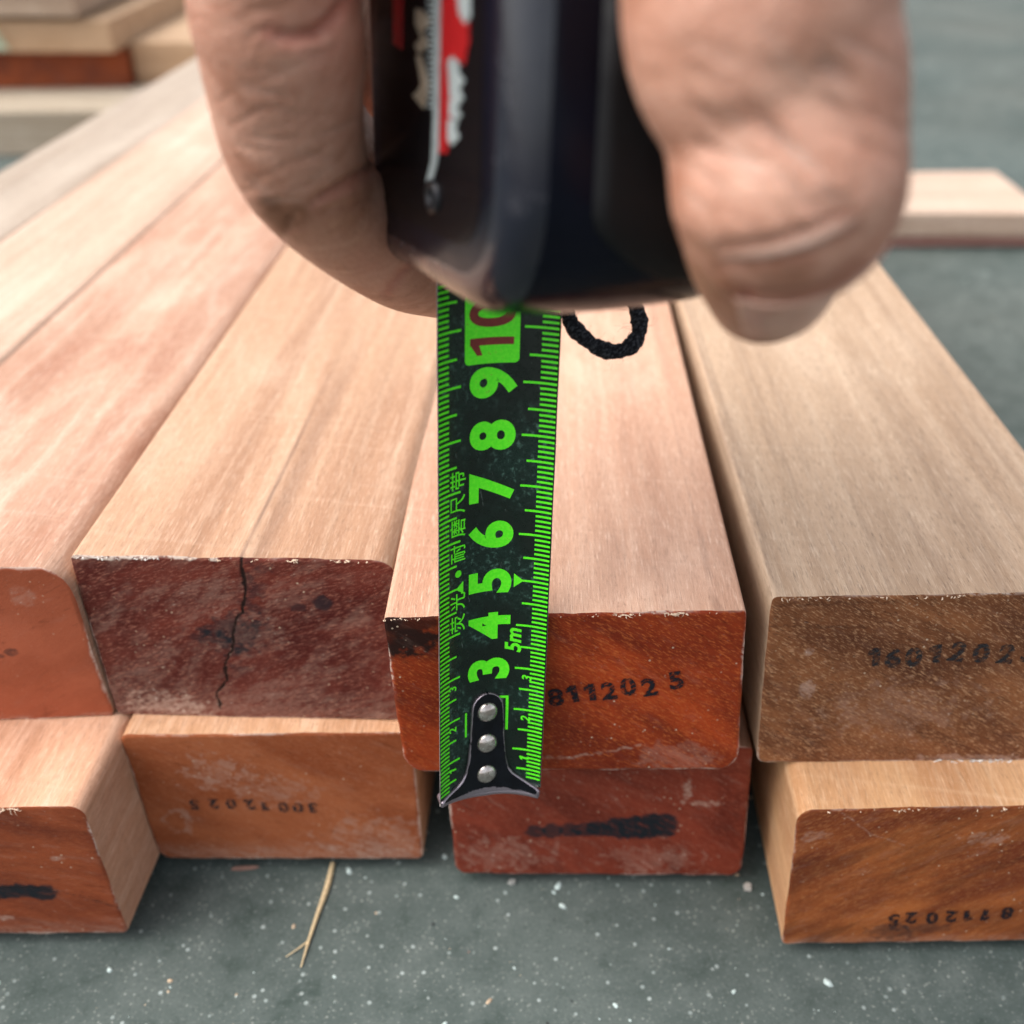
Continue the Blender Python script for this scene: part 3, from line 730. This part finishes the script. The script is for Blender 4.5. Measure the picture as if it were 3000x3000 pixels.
for s in (20., 12.2, 4.2):
    RVv, RFf = [], []
    for i in range(7):
        a = i/6*math.pi/2
        for j in range(20):
            b = j/20*2*math.pi; rr = 2.3*math.cos(a)
            RVv.append(bl(s+rr*math.cos(b), rr*math.sin(b), (.6 if s > 5 else .5)+1.2*math.sin(a)))
    for i in range(6):
        for j in range(20): RFf.append((i*20+j, i*20+(j+1) % 20, (i+1)*20+(j+1) % 20, (i+1)*20+j))
    tmesh('rivet', RVv, RFf, M_RIV, hook)

# case: profile in (u along the blade, n towards the viewer), swept across w
U0, U1, NB, NF_ = 112., 174., -10., 49.
CYAW = R(6)
HWC = 18.5; WOFF = 1.2
cwv = math.cos(CYAW)*wv-math.sin(CYAW)*nv; cnv = math.cos(CYAW)*nv+math.sin(CYAW)*wv
PIV = 22.
def cframe(u, w, n):
    q = A0+dv*u+nv*PIV+cwv*w+cnv*(n-PIV); return cmm(*q)
def profile(shrink=0.):
    P = []
    a, b, c, d = U0+shrink, U1-shrink, NB+shrink, NF_-shrink
    for cu_, cn, r, a0 in ((b, d, 21, 0), (b, c, 8, 90), (a, c, 4, 180), (a, d, 17, 270)):
        r = max(1., r-shrink)
        ucx = b-r if a0 in (0, 90) else a+r
        # angles walk: start at +u,+n corner
        seq = {0: (d-r, 90, 0), 90: (c+r, 0, -90), 180: (c+r, -90, -180), 270: (d-r, 180, 90)}[a0]
        for i in range(15):
            an = R(seq[1]+(seq[2]-seq[1])*i/14)
            P.append((ucx+r*math.cos(an), seq[0]+r*math.sin(an)))
    return P
CVv, CFf = [], []
BV = 5.5
secs = []
for i in range(7):
    a = i/6*math.pi/2; secs.append((-HWC+BV*(1-math.sin(a)), BV*(1-math.cos(a))))
secs = secs[::-1]
secs = [(-HWC, BV)] + [(-HWC+BV*(1-math.cos(i/8*math.pi/2)), BV*(1-math.sin(i/8*math.pi/2))) for i in range(1, 9)]
mids = [(-HWC+BV+(2*HWC-2*BV)*i/8, 0-.5*math.sin(math.pi*i/8)) for i in range(1, 8)]
secs = secs+mids+[(-w, s) for w, s in secs[::-1]]
npf = len(profile())
for w, sh in secs:
    for (u, nn) in profile(sh): CVv.append(cframe(u, w+WOFF, nn))
for i in range(len(secs)-1):
    for j in range(npf): CFf.append((i*npf+j, i*npf+(j+1) % npf, (i+1)*npf+(j+1) % npf, (i+1)*npf+j))
CFf.append(tuple(range(npf))); CFf.append(tuple((len(secs)-1)*npf+j for j in range(npf)))
n = NT('case_plastic'); k1 = n.noise(n.coords((500, 500, 500)), 1, 3, .6); k2 = n.noise(n.coords((45, 45, 45)), 1, 3, .6)
n.set(Base_Color=n.mix(n.ramp(k2, .35, .7), (.002, .003, .007), (.004, .005, .011)), Roughness=n.ramp(k1, .3, .7, .16, .26)); n.b.inputs['Specular IOR Level'].default_value = .26
n.bump(k1, .05, .0002); M_CASE = n.m
n.b.inputs['Specular IOR Level'].default_value = .12
n = NT('glossy_edge_plastic'); k1 = n.noise(n.coords((300, 300, 300)), 1, 4, .65)
n.set(Base_Color=n.mix(n.ramp(k1, .55, .75), (.006, .007, .014), (.022, .022, .03)), Roughness=n.ramp(k1, .35, .7, .14, .3)); n.b.inputs['Specular IOR Level'].default_value = .5; n.b.inputs['Coat Weight'].default_value = .2; n.b.inputs['Coat Roughness'].default_value = .1
M_TRIM = n.m
case = tmesh('case', CVv, CFf, [M_CASE, M_TRIM])
ns_s = len(secs)-1
case.data.polygons.foreach_set('material_index', [1 if (i < 7 or i >= ns_s-7) else 0 for i in range(ns_s) for j in range(npf)]+[0, 0]); fix_normals(case)
# mouth lip round the blade
MV, MF = [], []
for i in range(2):
    for (t, o1) in [(x, .9) for x in np.linspace(-TMAX-.8, TMAX+.8, 20)]+[(x, -1.6) for x in np.linspace(TMAX+.8, -TMAX-.8, 20)]:
        MV.append(bl(110.4 if i == 0 else 116, t, o1))
MF = [(j, (j+1) % 40, 40+(j+1) % 40, 40+j) for j in range(40)]+[tuple(range(40))]
tmesh('mouth_lip', MV, MF, plain('pinkish_lip_plastic', (.03, .026, .026), .35), case)  # lip a little paler and pinker than the case

# left side label
wl_ = -HWC+WOFF
def side_un(px, py, w=wl_):
    r = np.array([(px-1500)/3000, (py-1500)/3000, 1.])
    # A0 + d u + w wv + n nv = lam r
    Mx = np.stack([dv, cnv, -r], 1); s = np.linalg.solve(Mx, -(A0+nv*PIV-cnv*PIV+cwv*w)); return s[0], s[1]
def side_poly(name, polys, off, mat, parent, thick=.15):
    V, F = [], []
    for pts in polys:
        k = len(V); q = [side_un(*p) if isinstance(p, tuple) else p for p in pts]; m = len(q)
        for (u, nn) in q: V.append(cframe(u, wl_-off, nn))
        for (u, nn) in q: V.append(cframe(u, wl_-off+thick, nn))
        F.append(tuple(range(k, k+m)))
        for i in range(m): F.append((k+i, k+(i+1) % m, k+m+(i+1) % m, k+m+i))
    o = tmesh(name, V, F, mat, parent, False); fix_normals(o); return o
lab_in = [[u, nn] for u, nn in profile(9)]
side_poly('side_label', [lab_in], .12, plain('label_black', (.004, .004, .005), .18, 0, .12), case, .4)
lab = [o for o in tape.children_recursive if o.name.startswith('side_label')][0]
M_LR = plain('label_red', (.33, .008, .010), .35); M_LW = plain('label_white', (.30, .34, .34), .4); M_LB = plain('label_beige', (.30, .235, .17), .4)
side_poly('red_band', [[(1300, -300), (1375, -300), (1378, 120), (1365, 190), (1345, 175), (1315, 450), (1290, 448)]], .24, M_LR, lab, .12)
side_poly('red_stripe', [[(1158, -300), (1186, -300), (1182, 145), (1156, 128)]], .24, M_LR, lab, .12)
side_poly('white_rule', [[(1282, -300), (1300, -300), (1292, 420), (1282, 490), (1268, 538), (1252, 532), (1268, 470), (1274, 330)]], .24, M_LW, lab, .12)
side_poly('white_lettering', [[(1318, 180), (1330, 165), (1352, 185), (1350, 215), (1368, 235), (1352, 262), (1366, 290), (1340, 300), (1325, 285)],
                              [(1322, 292), (1358, 300), (1345, 318), (1360, 340), (1336, 352), (1322, 335)],
                              [(1318, 350), (1350, 355), (1340, 378), (1352, 402), (1330, 428), (1318, 410)],
                              [(1338, -80), (1385, -80), (1385, 50), (1370, 70), (1352, 40)]], .34, M_LW, lab, .12)
side_poly('beige_lettering', [[(1222, 24), (1240, 30), (1268, 62), (1240, 96), (1262, 130), (1230, 160), (1218, 132), (1238, 112), (1220, 70)],
                              [(1222, 165), (1236, 160), (1262, 245), (1246, 320), (1212, 280), (1230, 262), (1238, 245)]], .24, M_LB, lab, .12)
tk = [[(1258, y), (1278, y+1), (1278, y+9), (1258, y+8)] for y in range(-100, 310, 17)]
side_poly('ruler_print', tk, .3, M_LW, lab, .12)
# raised rubber grip on the side away and on the face towards the viewer
GVv, GFf = [], []
def belt(u0, u1, w0, w1, off, nu=26, nw=10):
    """strip over the rounded belt between two stations of the profile, standing off mm proud"""
    prof = [p for p in profile(0.)]
    return prof
prof = profile(0.)
# arc-length walk from the mouth corner up the face towards the viewer
walk = [p for p in prof[45:60]][::1] + [prof[0]]
walk = prof[45:60]
face = walk[::1]
pts2 = []
for i in range(15): pts2.append(prof[45+i])
pts2.append(prof[0])
seg = [pts2[7], pts2[8], pts2[9], pts2[10], pts2[11], pts2[12], pts2[13], pts2[14], ((pts2[14][0]+pts2[15][0])/2, pts2[14][1]), pts2[15]]
for off in (.7, -.3):
    for a, (u, nn) in enumerate(seg):
        f = a/(len(seg)-1); xl = -8.5+20*(1-math.sqrt(min(1., f*1.7))); xr = 15.
        for j in range(11):
            x = -1+2*j/10; GVv.append(cframe(u-off*(.35 if nn < NF_-.1 else 0)*1., WOFF+xl+(xr-xl)*(x+1)/2, nn+off*(1. if nn > NF_-6 else .7)))
ng = 11; tot = len(seg)*ng
for i in range(len(seg)-1):
    for j in range(10):
        q = (i*ng+j, i*ng+j+1, (i+1)*ng+j+1, (i+1)*ng+j); GFf.append(q); GFf.append(tuple(tot+x for x in q[::-1]))
    for j in (0, 10): GFf.append((i*ng+j, (i+1)*ng+j, tot+(i+1)*ng+j, tot+i*ng+j))
for j in range(10):
    for i in (0, len(seg)-1): GFf.append((i*ng+j, i*ng+j+1, tot+i*ng+j+1, tot+i*ng+j))
grip = tmesh('grip_panel', GVv, GFf, plain('grip_rubber', (.006, .006, .007), .6, 0, .25), case); fix_normals(grip)
# side screw
SV, SF = [], []
us, ns_ = side_un(1272, 575)
for rr, o1 in ((2.2, .0), (2.2, .6), (1.5, .6), (1.3, .1), (0.01, .1)):
    for j in range(20): SV.append(cframe(us+rr*math.cos(j/10*math.pi), wl_-o1, ns_+rr*math.sin(j/10*math.pi)))
SF = [(i*20+j, i*20+(j+1) % 20, (i+1)*20+(j+1) % 20, (i+1)*20+j) for i in range(4) for j in range(20)]
tmesh('screw', SV, SF, plain('dark_screw', (.03, .03, .034), .35, .6), case)

# ---- tubes
def catmull(P, m=8):
    P = np.array(P, float); Q = np.vstack([2*P[0]-P[1], P, 2*P[-1]-P[-2]]); out = []
    for i in range(1, len(Q)-2):
        for k in range(m):
            t = k/m; a, b, c, d = Q[i-1:i+3]
            out.append(.5*(2*b+(c-a)*t+(2*a-5*b+4*c-d)*t*t+(3*b-a-3*c+d)*t**3))
    out.append(P[-1]); return np.array(out)
def tube(P, nseg=24, caps=True):
    """P rows: x,y,z,r in metres; rounded ends"""
    P = np.array(P, float)
    if caps:
        def cap(p, q, sgn):
            d = p[:3]-q[:3]; d /= np.linalg.norm(d); rows = []
            for i in range(1, 6):
                a = i/5*math.pi/2*.985; rows.append(np.append(p[:3]+d*p[3]*math.sin(a), p[3]*math.cos(a)))
            return rows
        P = np.vstack(cap(P[0], P[1], 1)[::-1]+[P]+cap(P[-1], P[-2], 1))
    V, F = [], []; x = None
    for i in range(len(P)):
        d = P[min(i+1, len(P)-1), :3]-P[max(i-1, 0), :3]; d /= np.linalg.norm(d)
        if x is None: x = np.cross(d, [0, 0, 1.]) if abs(d[2]) < .9 else np.cross(d, [1., 0, 0])
        x = x-d*np.dot(x, d); x /= np.linalg.norm(x); y = np.cross(d, x)
        for j in range(nseg):
            a = 2*math.pi*j/nseg; V.append(P[i, :3]+P[i, 3]*(x*math.cos(a)+y*math.sin(a)))
    n_ = len(P)
    for i in range(n_-1):
        for j in range(nseg): F.append((i*nseg+j, i*nseg+(j+1) % nseg, (i+1)*nseg+(j+1) % nseg, (i+1)*nseg+j))
    F.append(tuple(range(nseg))[::-1]); F.append(tuple((n_-1)*nseg+j for j in range(nseg)))
    return V, F

# wrist cord
cz = 178
cpts = [(1640, 850, cz-2), (1660, 905, cz), (1676, 952, cz), (1712, 990, cz), (1752, 1018, cz), (1798, 1030, cz), (1842, 1018, cz), (1868, 985, cz), (1874, 950, cz), (1866, 912, cz), (1845, 860, cz)]
cw = catmull([tuple(cpx(*p)) for p in cpts], 14)
cr = np.array([1.42*MM*(1+.03*math.sin(i*1.1)+.1*math.sin(i*.23)+.05*math.sin(i*.61)) for i in range(len(cw))])
TV, TF = tube(np.hstack([cw, cr[:, None]]), 18)
tv = np.array(TV)
for i in range(len(tv)):
    ring, j = divmod(i, 18); cc = cw[min(max(ring-5, 0), len(cw)-1)]
    tw = math.sin(j/18*2*math.pi*4+ring*1.1)*math.sin(j/18*2*math.pi*4-ring*1.1); tv[i] = cc+(tv[i]-cc)*(1+.02*tw)
n = NT('black_cord'); k1 = n.noise(n.coords((1300, 1300, 2600), (R(30), R(40), 0)), 1, 3, .7)
n.set(Base_Color=n.mix(n.ramp(k1, .45, .72), (.004, .004, .006), (.07, .075, .085)), Roughness=.9); n.b.inputs['Specular IOR Level'].default_value = .2
n.bump(k1, .8, .0006)
cord = tmesh('wrist_cord', tv, TF, n.m)
FV, FF = [], []; rs = random.Random(5)
for i in range(60):
    q = rs.randrange(8, len(cw)-8); p = Vector(cw[q]); rd = Vector((rs.gauss(0, 1), rs.gauss(0, 1), rs.gauss(0, 1))).normalized()
    L = rs.uniform(.8, 3.4)*MM; p0 = p+rd*1.3*MM; w = .017*MM; side = rd.orthogonal().normalized()
    b1 = Vector((rs.gauss(0, .4), rs.gauss(0, .4), rs.gauss(0, .4)))*L
    path = [p0, p0+rd*L*.35+b1*.4, p0+rd*L*.7+b1*.7+Vector((0, 0, -L*.2)), p0+rd*L+b1*.6+side*L*.5]
    k = len(FV); 
    for pp in path: FV += [pp-side*w, pp+side*w, pp+rd.cross(side)*w]
    for s in range(3):
        for a in range(3): FF.append((k+s*3+a, k+s*3+(a+1) % 3, k+s*3+3+(a+1) % 3, k+s*3+3+a))
tmesh('cord_fuzz', FV, FF, n.m, cord, False)

# ------------------------------------------------------------------ the hand
def skin_material():
    n = NT('skin')
    a = n.noise(n.coords((55, 55, 55)), 1, 5, .62, .4); b = n.noise(n.coords((420, 420, 420)), 1, 4, .65)
    v, _ = n.voro(n.coords((1300, 1300, 1300)), 1)
    c = n.mix(n.ramp(a, .3, .7), (.33, .14, .085), (.48, .25, .175))
    st = n.noise(n.coords((90, 260, 90), (R(25), R(35), 0)), 1, 4, .65, .5)
    c = n.mix(n.ramp(st, .48, .72, 0, .55), c, (.58, .34, .245))
    c = n.mix(n.ramp(st, .46, .3, 0, .6), c, (.24, .092, .045))
    c = n.mix(n.ramp(b, .45, .75, 0, .3), c, (.55, .33, .25))
    c = n.mix(n.attr('knuckle'), c, (.20, .085, .048))
    c = n.mix(n.attr('flush'), c, (.40, .12, .085))
    c = n.mix(n.attr('highlight'), c, (.66, .48, .40))  # whitish highlights of folds and wrinkles, painted into the skin colour
    n.set(Base_Color=c, Roughness=n.ramp(b, .3, .7, .42, .6))
    n.b.inputs['Subsurface Weight'].default_value = .12
    n.b.inputs['Subsurface Radius'].default_value = (1., .35, .2); n.b.inputs['Subsurface Scale'].default_value = .0025
    n.b.inputs['Specular IOR Level'].default_value = .4
    n.bump(n.math('ADD', n.math('MULTIPLY', v, .5), n.math('MULTIPLY', b, 1.1)), .55, .0004)
    return n.m
def hp(X, Y, Z, r): return (*cmm(X, Y, Z), r*MM)
def hq(px, py, Z, r): return (*cpx(px, py, Z), r*MM)
limbs = [
  # first finger, along the left of the case
  [hp(-20, -112, 96, 12.5), hp(-27, -90, 112, 11.4), hq(800, -20, 129, 10.9), hq(820, 95, 132, 11.0), hq(840, 290, 139, 10.5), hq(868, 440, 145.5, 10.0), hq(930, 560, 154.5, 9.2), hq(1060, 680, 168, 8.9), hq(1185, 775, 181, 8.2), hq(1295, 815, 190, 7.5)],
  [hp(-18, -118, 116, 12.5), hp(-30, -92, 138, 10.8), hp(-36, -74, 153, 10.4), hp(-31, -60, 168, 9.3), hp(-20, -58, 181, 8.5), hp(-8, -57, 187, 7.8)],
  [hp(-14, -122, 134, 12), hp(-28, -102, 157, 10.2), hp(-33, -90, 170, 9.8), hp(-27, -77, 186, 8.8), hp(-10, -74, 199, 7.6)],
  [hp(-8, -123, 150, 11), hp(-22, -110, 170, 9), hp(-26, -102, 180, 8.6), hp(-20, -94, 195, 7.6), hp(-6, -91, 204, 6.6)],
  # thumb over the right of the case
  [hp(22, -150, 88, 17), hp(29, -112, 88, 16.5), hp(27, -80, 95, 15.2), hq(2222, 0, 103, 14.0), hq(2282, 250, 106, 12.9), hq(2298, 420, 107.5, 12.4), hq(2305, 560, 108, 12.3), hp(29.1, -34.0, 109.2, 11.9), hp(28.4, -32.2, 114, 9.8), hp(29.8, -29.8, 120, 8.9), hp(31, -28, 125, 7.6)],
  # palm and wrist
  [hp(24, -185, 92, 19), hp(-2, -150, 98, 16), hp(-20, -112, 96, 12.5)],
  [hp(18, -188, 98, 19), hp(-4, -152, 112, 15), hp(-18, -118, 116, 12.5)],
  [hp(14, -188, 104, 18), hp(-4, -154, 126, 14), hp(-14, -122, 134, 12)],
  [hp(12, -186, 110, 17), hp(0, -154, 140, 13), hp(-8, -123, 150, 11)],
  [hp(28, -185, 90, 18), hp(10, -140, 92, 15), hp(29, -112, 88, 14)],
  [hp(22, -150, 88, 14), hp(4, -128, 94, 12), hp(-20, -112, 96, 11)],
  [hp(26, -180, 92, 22), hp(34, -230, 76, 24), hp(44, -300, 52, 29)],
  [hp(12, -182, 104, 20), hp(20, -235, 88, 22), hp(30, -305, 62, 28)],
]
V, F = [], []
for L in limbs:
    L = np.array(L); Q = catmull(L, 8)
    v, f = tube(Q, 28); k = len(V); V += v; F += [tuple(k+i for i in q) for q in f]
raw = mesh_obj('person', V, F, skin_material())
rm = raw.modifiers.new('union', 'REMESH'); rm.mode = 'VOXEL'; rm.voxel_size = .00045
sm = raw.modifiers.new('relax', 'SMOOTH'); sm.iterations = 45; sm.factor = .5
dg = bpy.context.evaluated_depsgraph_get()
me = bpy.data.meshes.new_from_object(raw.evaluated_get(dg))
mats_ = raw.data.materials[0]; bpy.data.objects.remove(raw)
me.name = 'person'; hand = bpy.data.objects.new('person', me); COL.objects.link(hand)
if not me.materials: me.materials.append(mats_)
me.polygons.foreach_set('use_smooth', [True]*len(me.polygons))
tag(hand, 'bare tanned hand gripping the black tape measure from above, thumb at right', 'person')
nvx = len(me.vertices)
co = np.zeros(nvx*3); me.vertices.foreach_get('co', co); co = co.reshape(-1, 3)
no = np.zeros(nvx*3); me.vertices.foreach_get('normal', no); no = no.reshape(-1, 3)
def proj(co):
    X = co[:, 0]/MM; dy = co[:, 1]/MM; h = (CAM_H-co[:, 2])/MM
    Z = dy*CP+h*SP; Y = h*CP-dy*SP; return 1500+3000*X/Z, 1500+3000*Y/Z, Z
px, py, pz = proj(co)
front = np.einsum('ij,ij->i', no, np.array([0, 0, CAM_H])-co) > -.002
knuckle = np.zeros(nvx); flush = np.zeros(nvx); highlight = np.zeros(nvx); disp = np.zeros(nvx)
def near_line(pts, zmax=400, zmin=0):
    d = np.full(nvx, 1e9); tt = np.zeros(nvx)
    for i, ((x0, y0), (x1, y1)) in enumerate(zip(pts, pts[1:])):
        dx, dy = x1-x0, y1-y0; t = np.clip(((px-x0)*dx+(py-y0)*dy)/(dx*dx+dy*dy), 0, 1)
        dd = np.hypot(px-x0-t*dx, py-y0-t*dy); m = dd < d; d[m] = dd[m]; tt[m] = (i+t[m])/(len(pts)-1)
    d[(~front) | (pz > zmax) | (pz < zmin)] = 1e9
    return d, tt
def crease(pts, w, depth, fl=0., kn=0., hl=0., ends=True, z=(0, 400)):
    d, t = near_line(pts, z[1], z[0]); g = np.exp(-(d/w)**2)*(np.sin(np.pi*np.clip(t, .04, .96))**.5 if ends else 1)
    global disp, flush, knuckle, highlight
    disp -= depth*g; flush += fl*np.exp(-(d/(w*1.5))**2); knuckle += kn*np.exp(-(d/(w*1.6))**2); highlight += hl*g
TH = (0, 150)
crease([(745, 560), (775, 600), (800, 625)], 30, -.45, 0, 0)
crease([(825, 690), (850, 655), (880, 640)], 16, .7, 0, .35)
FG = (0, 400)
# finger: joint creases and the wrinkled knuckle on its outer side
crease([(790, 95), (860, 112), (930, 98), (985, 50), (1015, 0)], 19, 1.3, .5)
crease([(880, 150), (930, 160), (985, 140)], 14, .35, .15)
crease([(925, 590), (985, 562), (1030, 535), (1100, 480)], 17, 1.3, .4)
crease([(930, 625), (985, 610), (1040, 590)], 12, .4, .1)
crease([(1135, 855), (1165, 815), (1200, 770)], 12, .45, .45)
crease([(760, 590), (800, 600), (850, 640)], 22, .35, 0, .5)
crease([(790, 640), (840, 650), (880, 625)], 20, .4, 0, .55)
crease([(730, 520), (775, 560), (800, 560)], 14, .3, 0, 0, .15)
# thumb: deep fold above the nail, white highlight painted along it, skin wrinkles
crease([(2130, 752), (2250, 742), (2380, 705), (2500, 645)], 13, -.35, 0, 0, .8, z=TH)
crease([(2120, 775), (2250, 768), (2390, 735), (2510, 672)], 14, .45, .15, .25, z=TH)
crease([(2110, 722), (2250, 708), (2370, 672), (2480, 625)], 15, .4, .1, .25, z=TH)
crease([(2150, 850), (2230, 872), (2330, 872), (2430, 842), (2510, 780)], 20, .5, .2, .5, z=TH)
crease([(2188, 860), (2186, 910), (2196, 965)], 12, .5, .35, .2, z=TH)
for i in range(60):
    rs = random.Random(100+i); x0 = rs.uniform(1990, 2450); y0 = rs.uniform(60, 640); a = rs.uniform(.35, .75)
    L = rs.uniform(80, 220)
    crease([(x0, y0), (x0+L*.5*math.cos(a), y0+L*.5*math.sin(a)), (x0+L*math.cos(a), y0+L*math.sin(a)+10)], rs.uniform(7, 15), rs.uniform(.12, .34), 0, rs.uniform(0, .22), rs.uniform(0, .28)*(i % 2), z=TH)
for cx, cy, r, kk in ((2380, 110, 150, .45), (2020, 130, 90, .35), (2150, 330, 80, .25), (2300, 840, 110, .25), (840, 630, 70, .5), (790, 20, 120, .2)):
    g_ = np.exp(-(((px-cx)/r)**2+((py-cy)/(r*.7))**2)); g_[~front] = 0; knuckle += kk*g_
for i in range(46):
    rs = random.Random(400+i); x0 = rs.uniform(600, 1000); y0 = rs.uniform(20, 720); a = rs.uniform(-.5, .35)
    L = rs.uniform(50, 150); x0 += max(0, y0-450)*.75
    crease([(x0, y0), (x0+L*.5*math.cos(a), y0+L*.5*math.sin(a)), (x0+L*math.cos(a), y0+L*math.sin(a)-8)], rs.uniform(6, 11), rs.uniform(.08, .22), 0, rs.uniform(0, .18), rs.uniform(0, .18)*(i % 2))
g_ = np.exp(-(((px-1090)/120)**2+((py-760)/110)**2)); g_[~front] = 0; flush += .22*g_
co2 = co+no*(disp[:, None]*MM)
me.vertices.foreach_set('co', co2.ravel()); me.update()
for k_, v_ in (('knuckle', knuckle), ('flush', flush), ('highlight', highlight)): set_attr(hand, k_, np.clip(v_, 0, 1))
# thumb nail, laid over the end of the thumb
bvh = BVHTree.FromPolygons([Vector(v) for v in co2], [tuple(p.vertices) for p in me.polygons])
base = cmm(28.6, -33.2, 113.5); tip = cmm(31, -28, 125); ax = (tip-base).normalized()
dors = (cmm(.40, .84, -.37)-cmm(0, 0, 0)); dors = (dors-ax*dors.dot(ax)).normalized(); lat = ax.cross(dors)
NVv, NFf = [], []; na, nb = 22, 18
for i in range(na+1):
    f = i/na
    for j in range(nb+1):
        g_ = -1+2*j/nb
        th_ = g_*R(50)*(1-.12*f**4); s = -.0012+.0150*f+(.0016*(g_**2) if f < .5 else 0)*(1-2*f) - .0022*g_*g_*f
        o_ = base+ax*min(s, (tip-base).length); d = (dors*math.cos(th_)+lat*math.sin(th_)).normalized()
        if s > (tip-base).length:
            d = (d+ax*(s-(tip-base).length)*140).normalized()
        hit = bvh.ray_cast(o_+d*.03, -d, .05)
        p = hit[0] if hit[0] else o_+d*.008
        nn_ = hit[1] if hit[0] else d
        NVv.append(p+d*(.00032*(.35+.65*min(1, f*4))))
for i in range(na):
    for j in range(nb): NFf.append((i*(nb+1)+j, i*(nb+1)+j+1, (i+1)*(nb+1)+j+1, (i+1)*(nb+1)+j))
n = NT('nail'); k1 = n.noise(n.coords((160, 160, 160)), 1, 3, .6)
n.set(Base_Color=n.mix(n.ramp(k1, .35, .7), (.48, .262, .20), (.56, .345, .275)), Roughness=.32); n.b.inputs['Subsurface Weight'].default_value = .1; n.b.inputs['Subsurface Scale'].default_value = .002
nail = mesh_obj('thumbnail', NVv, NFf, n.m, hand)
ms = nail.modifiers.new('soften', 'SMOOTH'); ms.iterations = 4
mt = nail.modifiers.new('plate', 'SOLIDIFY'); mt.thickness = .0006; mt.offset = 0

# ------------------------------------------------------------------ litter on the floor
def bits(name, count, size, mat, area, seed, flat=.6):
    rs = random.Random(seed); V, F = [], []
    for i in range(count):
        x, y = area(rs); r = (size[0]+(size[1]-size[0])*rs.random()**3.2)*MM*(1 if rs.random() < .96 else 1.5); k = len(V); a0 = rs.uniform(0, 6); st = rs.uniform(1, 1.9)
        m = 6
        for lv, (h, q) in enumerate(((0, 1.), (.7, .85), (1.1, .35))):
            for j in range(m):
                a = a0+j/m*6.283; rr = r*q*rs.uniform(.7, 1.15)
                X, Y = rr*math.cos(a)*st, rr*math.sin(a)
                V.append((x+X*math.cos(a0)-Y*math.sin(a0), y+X*math.sin(a0)+Y*math.cos(a0), h*r*flat))
        for lv in range(2):
            for j in range(m): F.append((k+lv*m+j, k+lv*m+(j+1) % m, k+lv*m+m+(j+1) % m, k+lv*m+m+j))
        F.append(tuple(k+2*m+j for j in range(m)))
    o = mesh_obj(name, V, F, mat)
    return o
def area_front(rs):
    y = rs.uniform(.03, .24)**1.0; return rs.uniform(-.2, .2), y
def area_all(rs):
    return (rs.uniform(-.25, .25), rs.uniform(.03, .26)) if rs.random() < .6 else (rs.uniform(.16, .8), rs.uniform(.2, 1.4))
for nm, cnt, sz, col, lb, sd_ in (('white_grit', 900, (.1, .85), (.46, .55, .53), 'white grit grains scattered over the concrete', 1), ('sawdust', 500, (.1, .6), (.5, .38, .26), 'tan sawdust crumbs scattered over the concrete', 2), ('brick_dust', 90, (.12, .6), (.42, .14, .1), 'reddish crumbs scattered over the concrete', 3), ('dark_grit', 500, (.1, .5), (.03, .035, .035), 'dark grit scattered over the concrete', 4)):
    o = bits(nm, cnt, sz, plain(nm+'_material', col, .8), area_all, sd_); tag(o, lb, 'grit', kind='stuff')

def sliver(name, label, cat, pts, mat, parent=None):
    V, F = tube(np.array(pts), 8); 
    o = mesh_obj(name, V, F, mat, parent)
    if parent is None: tag(o, label, cat)
    return o
gh = CAM_H/MM
def gp(px, py, r, lift=.6):
    p = at_depth_below(px, py, gh-lift); return (p.x, p.y, p.z, r*MM)
M_STRAW = plain('dry_straw', (.58, .45, .26), .7)
st = sliver('straw_stalk', 'forked dried straw lying on the concrete in front of the timber', 'straw', catmull([gp(975, 2530, .62), (gp(958, 2600, .75)), gp(935, 2665, .55), gp(905, 2755, .36), gp(882, 2832, .16)], 5), M_STRAW)
sliver('straw_fork', None, None, catmull([gp(906, 2755, .26), gp(875, 2778, .18), gp(838, 2803, .08)], 5), M_STRAW, st)
def chip(name, label, px, py, pts, mat, h=1.2):
    c0 = at_depth_below(px, py, gh-.3); V = [(x*MM, y*MM, 0) for x, y in pts]+[(x*MM*.8, y*MM*.8, h*MM) for x, y in pts]; m = len(pts)
    F = [tuple(range(m, 2*m))]+[(i, (i+1) % m, m+(i+1) % m, m+i) for i in range(m)]
    o = mesh_obj(name, V, F, mat, smooth=False); o.location = c0; return tag(o, label, 'wood chip')
chip('wood_chip', 'thin pinkish wood chip half under the faintly stamped lower board', 715, 2545, [(-3.5, -.4), (-1, -.7), (3, -.1), (4, .5), (0, .5), (-3, .2)], plain('pink_chip', (.24, .13, .1), .8), .7)
chip('wood_chip', 'small pale chip under the board with the long ink smear', 1500, 2585, [(-1.3, -.3), (-.2, -.9), (.8, -.5), (1.2, .4), (.1, .7), (-.9, .5)], plain('pale_chip', (.3, .3, .28), .8), .7)
chip('wood_chip', 'whitish wood crumb at the right corner of the board with the long ink smear', 2190, 2600, [(-.9, -.9), (.7, -1.1), (1.1, .5), (0, 1.2), (-1, .6)], plain('white_chip', (.45, .42, .38), .8), .9)
